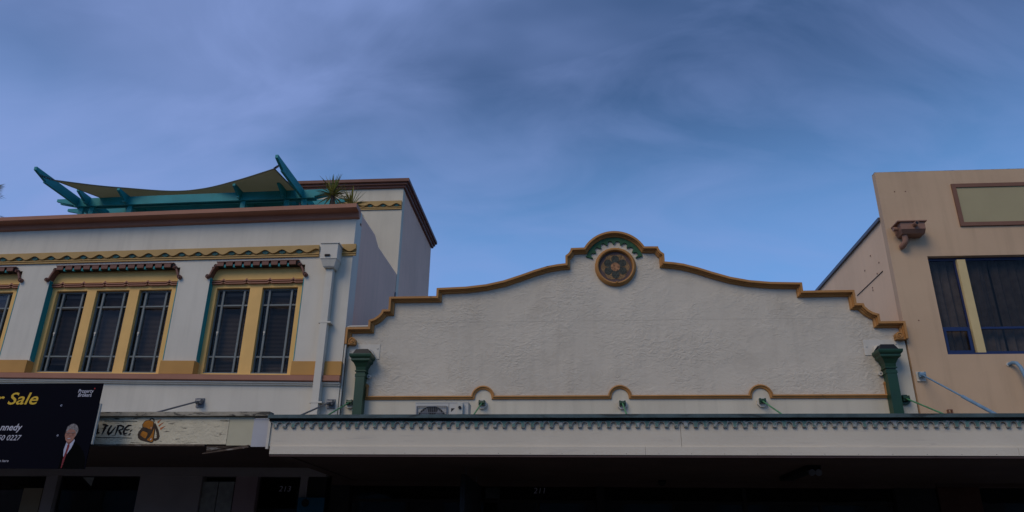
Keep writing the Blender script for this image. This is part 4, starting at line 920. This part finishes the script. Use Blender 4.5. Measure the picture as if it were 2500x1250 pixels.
# portrait, printed flat in layers
def pr_(name, pts, layer, m, parent): return MB().prism(pts, YB - 0.0010 - 0.0006 * layer, YB - 0.0004 - 0.0006 * layer).build(name, m, parent)
hx, hz = -5.967, 2.945
sc_p = lambda pts: [(hx + a, hz + b) for a, b in pts]
por = pr_('portrait', sc_p([(-0.035, -0.125), (0.06, -0.085), (0.13, -0.13), (0.20, -0.20), (0.25, -0.30), (0.255, -0.398), (-0.06, -0.398), (-0.055, -0.25)]), 0, 'psuit', sb)
pr_('portrait_shirt', sc_p([(-0.032, -0.095), (0.0, -0.125), (0.055, -0.06), (0.066, -0.075), (0.045, -0.16), (-0.005, -0.25), (-0.012, -0.29), (-0.035, -0.25), (-0.045, -0.18)]), 1, 'pshirt', por)
pr_('portrait_tie', sc_p([(-0.012, -0.125), (0.012, -0.12), (0.018, -0.145), (0.0, -0.25), (-0.018, -0.39), (-0.03, -0.395), (-0.03, -0.30), (-0.012, -0.16)]), 2, 'ptie', por)
for k in range(8):
    zz = -0.155 - 0.029 * k; x0 = -0.014 - 0.002 * k
    pr_('tie_stripe', sc_p([(x0 - 0.001, zz), (x0 + 0.022, zz + 0.014), (x0 + 0.022, zz + 0.011), (x0 - 0.002, zz - 0.003)]), 3, 'pskin2', por)
pr_('portrait_neck', sc_p([(-0.032, -0.06), (0.052, -0.05), (0.05, -0.075), (0.002, -0.128), (-0.03, -0.098)]), 2, 'pskin2', por)
hd = [(0.072 * math.cos(R(t)) * (1.0 if math.sin(R(t)) > -0.2 else 0.9), 0.092 * math.sin(R(t)) + 0.0) for t in range(0, 360, 15)]
pr_('portrait_hair', sc_p([(a * 1.07 + 0.006, b * 1.02 + 0.026) for a, b in hd]), 3, 'phair', por)
pr_('portrait_face', sc_p([(a * 0.93 - 0.004, b * 0.86 - 0.018) for a, b in hd]), 4, 'pskin', por)
pr_('portrait_fringe', sc_p([(-0.068, 0.045), (-0.03, 0.058), (0.02, 0.052), (0.062, 0.03), (0.066, 0.075), (0.03, 0.105), (-0.03, 0.108), (-0.06, 0.085)]), 5, 'phair', por)
for s_, xc in ((-1, -0.034), (1, 0.026)):
    pr_('portrait_eye', sc_p([(xc - 0.011, 0.001), (xc + 0.011, 0.002), (xc + 0.009, -0.006), (xc - 0.009, -0.007)]), 5, 'pskin2', por)
    pr_('portrait_brow', sc_p([(xc - 0.022, 0.018), (xc + 0.022, 0.020), (xc + 0.020, 0.014), (xc - 0.020, 0.012)]), 6, 'phair', por)
    pr_('portrait_glasses', sc_p([(xc - 0.026, 0.009), (xc + 0.028, 0.011), (xc + 0.028, 0.0085), (xc - 0.026, 0.0065)]), 7, 'psuit', por)
    pr_('portrait_glasses', sc_p([(xc - 0.022, -0.0155), (xc + 0.022, -0.0135), (xc + 0.022, -0.0155), (xc - 0.022, -0.0175)]), 7, 'pskin2', por)
pr_('portrait_nose', sc_p([(-0.012, -0.022), (-0.004, -0.012), (0.004, -0.03), (-0.016, -0.032)]), 5, 'pskin2', por)
pr_('portrait_mouth', sc_p([(-0.036, -0.052), (0.02, -0.046), (0.012, -0.062), (-0.026, -0.066)]), 5, 'pskin2', por)
pr_('portrait_teeth', sc_p([(-0.03, -0.053), (0.012, -0.049), (0.008, -0.056), (-0.024, -0.059)]), 6, 'pwhite', por)

# ------------------------------------------------------------------ canopy tie rods
def tie(label, x, yw, zw, slope, m, r_=0.012, octp=True, yend=9.25, pm='plate', sleeve=None, grp='canopy tie rods'):
    t = thing('tie_rod', label, 'tie rod', (x, yw, zw), grp)
    if octp:
        n_ = 8; pm_ = MB(); pm_.prism([(x + 0.082 * math.cos(R(22.5 + 45 * k)), zw - 0.012 + 0.082 * math.sin(R(22.5 + 45 * k))) for k in range(8)], yw - 0.045, yw - 0.001)
        pm_.build('wall_plate', pm, t)
    else:
        MB().box(x - 0.065, x + 0.065, yw - 0.02, yw - 0.001, zw - 0.09, zw + 0.06).build('wall_plate', pm, t)
    e = MB(); e.tube([(x - 0.045, yw - 0.075, zw), (x + 0.045, yw - 0.075, zw)], 0.036, 12); e.box(x - 0.05, x - 0.028, yw - 0.10, yw - 0.044, zw - 0.04, zw + 0.04).box(x + 0.028, x + 0.05, yw - 0.10, yw - 0.044, zw - 0.04, zw + 0.04)
    e.build('clevis', 'green' if m == 'rodgreen' else m, t)
    MB().tube([(x, yw - 0.07, zw), (x, yend, zw - slope * (yw - 0.07 - yend))], r_, 10).build('rod', m, t, True)
    if sleeve:
        y0, y1 = sleeve
        MB().tube([(x, y0, zw - slope * (yw - 0.07 - y0)), (x, y1, zw - slope * (yw - 0.07 - y1))], r_ * 1.75, 12).build('sleeve', m, t, True)
    return t
tie('green tie rod just left of the left green downpipe', -3.685, YC, 3.995, 0.385, 'rodgreen')
tie('green tie rod right of the outdoor air conditioner, under the left moulding arch', -1.50, YC, 3.98, 0.385, 'rodgreen')
tie('green tie rod under the middle moulding arch below the medallion', 0.75, YC, 3.968, 0.385, 'rodgreen')
tie('green tie rod under the right moulding arch', 2.93, YC, 3.998, 0.385, 'rodgreen')
tie('green tie rod just right of the right green downpipe', 5.10, YC, 4.03, 0.40, 'rodgreen', pm='green')
tie('dark grey tie rod beside the for-sale board, below the window sills', -6.19, YL, 4.0, 0.34, 'iron', 0.014, False, pm='iron')
tie('dark grey tie rod beside the foot of the white downpipe', -3.97, YL, 3.975, 0.35, 'iron', 0.014, False, pm='iron')
tie('pale blue tie rod with thick lower sleeve on the tan wall', 5.40, YR, 4.395, 0.52, 'rodblue', 0.013, False, pm='plate', yend=9.6, sleeve=(10.95, 9.9))
# curved pale blue stay
cs = thing('curved_stay', 'curved pale blue steel stay under the blue window at the right edge', 'bracket', (6.78, YR, 4.55))
MB().tube([(6.76, YR - 0.002, 4.565), (6.79, YR - 0.06, 4.58), (6.82, YR - 0.11, 4.56), (6.84, YR - 0.15, 4.49), (6.85, YR - 0.18, 4.38), (6.87, YR - 0.24, 4.05), (6.88, YR - 0.30, 3.80), (6.885, YR - 0.36, 3.5), (6.885, YR - 0.40, 3.24)], 0.028, 10).build('stay', 'rodblue', cs, True)
MB().disc(6.75, 4.565, 0.03, YR - 0.015, YR - 0.001, 12).build('wall_boss', 'plate', cs)
for z_, y_ in ((4.42, YR - 0.17), (4.05, YR - 0.24)):
    MB().tube([(6.86, y_, z_), (7.6, y_ + 0.02, z_)], 0.006, 6).build('crosswire', 'iron', cs)

# ------------------------------------------------------------------ air conditioner
ac = thing('air_conditioner', 'grey-white outdoor air conditioner unit standing on the canopy roof', 'air conditioner', (-2.05, 11.65, 3.25))
ax0, ax1, ay0, ay1, az0, az1 = -2.465, -1.64, 11.5, 11.80, 3.335, 3.885
MB().box(ax0, ax1, ay0, ay1, az0, az1 - 0.012).build('casing', 'acbody', ac)
MB().box(ax0 - 0.004, ax1 + 0.004, ay0 - 0.006, ay1 + 0.004, az1 - 0.011, az1).build('lid', 'acbody', ac)
MB().box(-1.944, -1.94, ay0 - 0.003, ay0 - 0.0005, az0, az1 - 0.02).build('panel_joint', 'acdark', ac)
fo = MB(); fo.disc(-2.205, 3.59, 0.235, ay0 - 0.006, ay0 - 0.0005, 32); fan = fo.build('fan_opening', 'acdark', ac)
gr = MB()
for k in range(17):
    xx = -2.43 + 0.0282 * k; gr.box(xx - 0.0018, xx + 0.0018, ay0 - 0.022, ay0 - 0.018, 3.36, 3.815)
for zz in (3.36, 3.45, 3.54, 3.63, 3.72, 3.812): gr.box(-2.435, -1.974, ay0 - 0.0265, ay0 - 0.0222, zz, zz + 0.006)
gr.box(-2.445, -2.432, ay0 - 0.022, ay0 - 0.001, 3.355, 3.82).box(-1.976, -1.963, ay0 - 0.022, ay0 - 0.001, 3.355, 3.82).box(-2.431, -1.977, ay0 - 0.022, ay0 - 0.019, 3.815, 3.825)
gr.build('fan_grille', 'iron', ac)
for k in range(4):
    th = R(20 + 90 * k); c = Vector((-2.205, ay0 - 0.008, 3.59))
    MB().add([c + Vector((0.03 * math.cos(th), 0, 0.03 * math.sin(th))), c + Vector((0.22 * math.cos(th), -0.004, 0.22 * math.sin(th))), c + Vector((0.21 * math.cos(th + 0.7), 0.001, 0.21 * math.sin(th + 0.7))), c + Vector((0.03 * math.cos(th + 0.9), 0, 0.03 * math.sin(th + 0.9)))], [(0, 1, 2, 3)]).build('fan_blade', 'iron', ac)
iso = MB(); iso.box(-1.80, -1.72, ay0 - 0.06, ay0 - 0.0005, 3.69, 3.868); isb = iso.build('isolator', 'acbeige', ac)
kn = MB(); kn.disc(-1.762, 3.79, 0.023, ay0 - 0.08, ay0 - 0.061, 16); kn.build('isolator_knob', 'black', isb)
MB().prism([(-1.905, 3.79), (-1.85, 3.79), (-1.905, 3.735)], ay0 - 0.003, ay0 - 0.0008).build('logo_triangle', 'black', ac)
for x_ in (-2.36, -1.78): MB().box(x_, x_ + 0.07, ay0 - 0.02, ay1 + 0.02, 3.19, 3.334).build('foot', 'iron', ac)

# ================================================================== SHOP FRONTS UNDER THE CANOPIES
ls = thing('left_shop_front', 'dim shop front with pale lintel and posts under the weathered canopy', 'shop front', (-8.5, 12.1, 0.13))
MB().box(-14, -3.95, 12.03, 12.25, 2.82, 2.99).build('lintel', 'shopwhite', ls)
for a, b, m_n in ((-8.62, -8.42, 'shopwhite'), (-7.02, -5.98, 'shopwhite'), (-5.42, -5.06, 'shoppink'), (-4.36, -4.24, 'shopwhite')):
    MB().box(a, b, 12.06, 12.22, 0.13, 2.819).build('wall_pier', m_n, ls)
MB().box(-8.95, -8.63, 12.05, 12.15, 0.13, 2.62).build('notice_cabinet', 'shopcream', ls)
MB().box(-4.235, -3.95, 12.08, 12.2, 0.13, 2.819).build('dark_panel', 'shopdark', ls)
MB().box(-5.97, -5.72, 12.10, 12.13, 0.5, 2.74).build('poster', 'poster', ls)
MB().box(-5.70, -5.45, 12.09, 12.12, 1.9, 2.74).build('poster', 'poster', ls)
bs = MB().box(-4.34, -3.92, 12.0, 12.03, 1.7, 2.50).build('blue_sign', 'shopblue', ls)
MB().disc(-4.22, 2.42, 0.06, 11.995, 11.999, 20).build('sign_disc', 'shopdark', bs)
for a, b in ((-14, -8.96), (-8.41, -7.03), (-5.05, -4.37)):
    MB().add([(a, 12.15, 0.3), (b, 12.15, 0.3), (b, 12.15, 2.818), (a, 12.15, 2.818)], [(0, 1, 2, 3)]).build('glass_pane', 'shopglass', ls)
text_mesh('door_number', '213', -4.73, 2.60, 12.145, 0.085, 'pwhite', ls, 0.15, 0.20)
MB().add([(-8.05, 12.14, 2.80), (-7.85, 12.14, 2.80), (-7.87, 12.14, 2.66)], [(0, 1, 2)]).build('glass_sticker', 'poster', ls)
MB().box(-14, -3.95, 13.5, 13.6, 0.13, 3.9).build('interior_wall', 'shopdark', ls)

ms = thing('main_shop_front', 'dark glazed shop front beneath the white scalloped canopy', 'shop front', (0.7, 12.1, 0.13))
MB().box(-3.87, 5.32, 12.105, 12.35, 2.70, 2.859).build('lintel', 'soffit', ms)
for a, b in ((-3.87, -3.56), (-1.74, -1.50), (0.30, 0.42), (4.72, 5.30)):
    MB().box(a, b, 12.10, 12.3, 0.13, 2.699).build('pier', 'shopdark', ms)
for a, b in ((-3.55, -1.75), (-1.49, 0.29), (0.43, 2.5), (2.56, 4.71)):
    MB().add([(a, 12.2, 0.4), (b, 12.2, 0.4), (b, 12.2, 2.699), (a, 12.2, 2.699)], [(0, 1, 2, 3)]).build('glass_pane', 'shopglass', ms)
    MB().box(a, b, 12.17, 12.199, 2.46, 2.50).build('transom', 'shopdark', ms)
    MB().box((a + b) / 2 - 0.02, (a + b) / 2 + 0.02, 12.165, 12.198, 0.4, 2.459).build('glazing_bar', 'shopdark', ms)
MB().box(2.501, 2.559, 12.15, 12.25, 0.13, 2.699).build('glazing_post', 'shopdark', ms)
text_mesh('door_number', '211', -0.67, 2.60, 12.195, 0.085, 'pwhite', ms, 0.15, 0.18)
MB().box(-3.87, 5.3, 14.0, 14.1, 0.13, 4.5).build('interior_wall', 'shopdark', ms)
MB().box(-1.42, -1.20, 12.20, 12.206, 2.52, 2.68).build('glass_notice', 'poster', ms)

rs = thing('right_shop_front', 'dark reddish shop pier and glazing under the right end of the canopy', 'shop front', (7, 12.1, 0.13))
MB().box(5.33, 13, 12.11, 12.3, 2.72, 2.858).build('lintel', 'soffit', rs)
MB().box(5.33, 5.92, 12.09, 12.3, 0.13, 2.719).build('pier', 'shopbrick', rs)
MB().add([(5.93, 12.2, 0.4), (13, 12.2, 0.4), (13, 12.2, 2.719), (5.93, 12.2, 2.719)], [(0, 1, 2, 3)]).build('glass_pane', 'shopglass', rs)
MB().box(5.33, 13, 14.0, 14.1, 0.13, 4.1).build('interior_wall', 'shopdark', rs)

hs = thing('hanging_sign', 'dark projecting sign board hanging under the main canopy', 'sign', (-1.47, 10.9, 2.2))
MB().box(-1.50, -1.44, 10.05, 11.75, 2.16, 2.66).build('board', 'shopdark', hs)
for y_ in (10.3, 11.4): MB().box(-1.475, -1.465, y_, y_ + 0.02, 2.661, 2.774).build('hanger', 'iron', hs)
fl = thing('flood_light', 'dark twin flood light fixed under the canopy soffit', 'light', (2.95, 10.6, 2.77))
MB().box(2.86, 3.04, 9.95, 11.3, 2.72, 2.774).build('tray', 'black', fl)
for x_ in (2.91, 2.99):
    MB().tube([(x_, 10.0, 2.715), (x_, 9.90, 2.68)], 0.03, 12, 0.042).build('lamp_head', 'iron', fl)
dc = MB(); ell(dc, (1.28, 11.9, 2.75), 0.06, 0.06, 0.06, 12); dc.disc(1.28, 2.75, 0.02, 11.80, 11.86, 10)
tagtop(dc.build('soffit_camera', 'black', None, True), 'small round dark camera under the canopy soffit', 'camera')
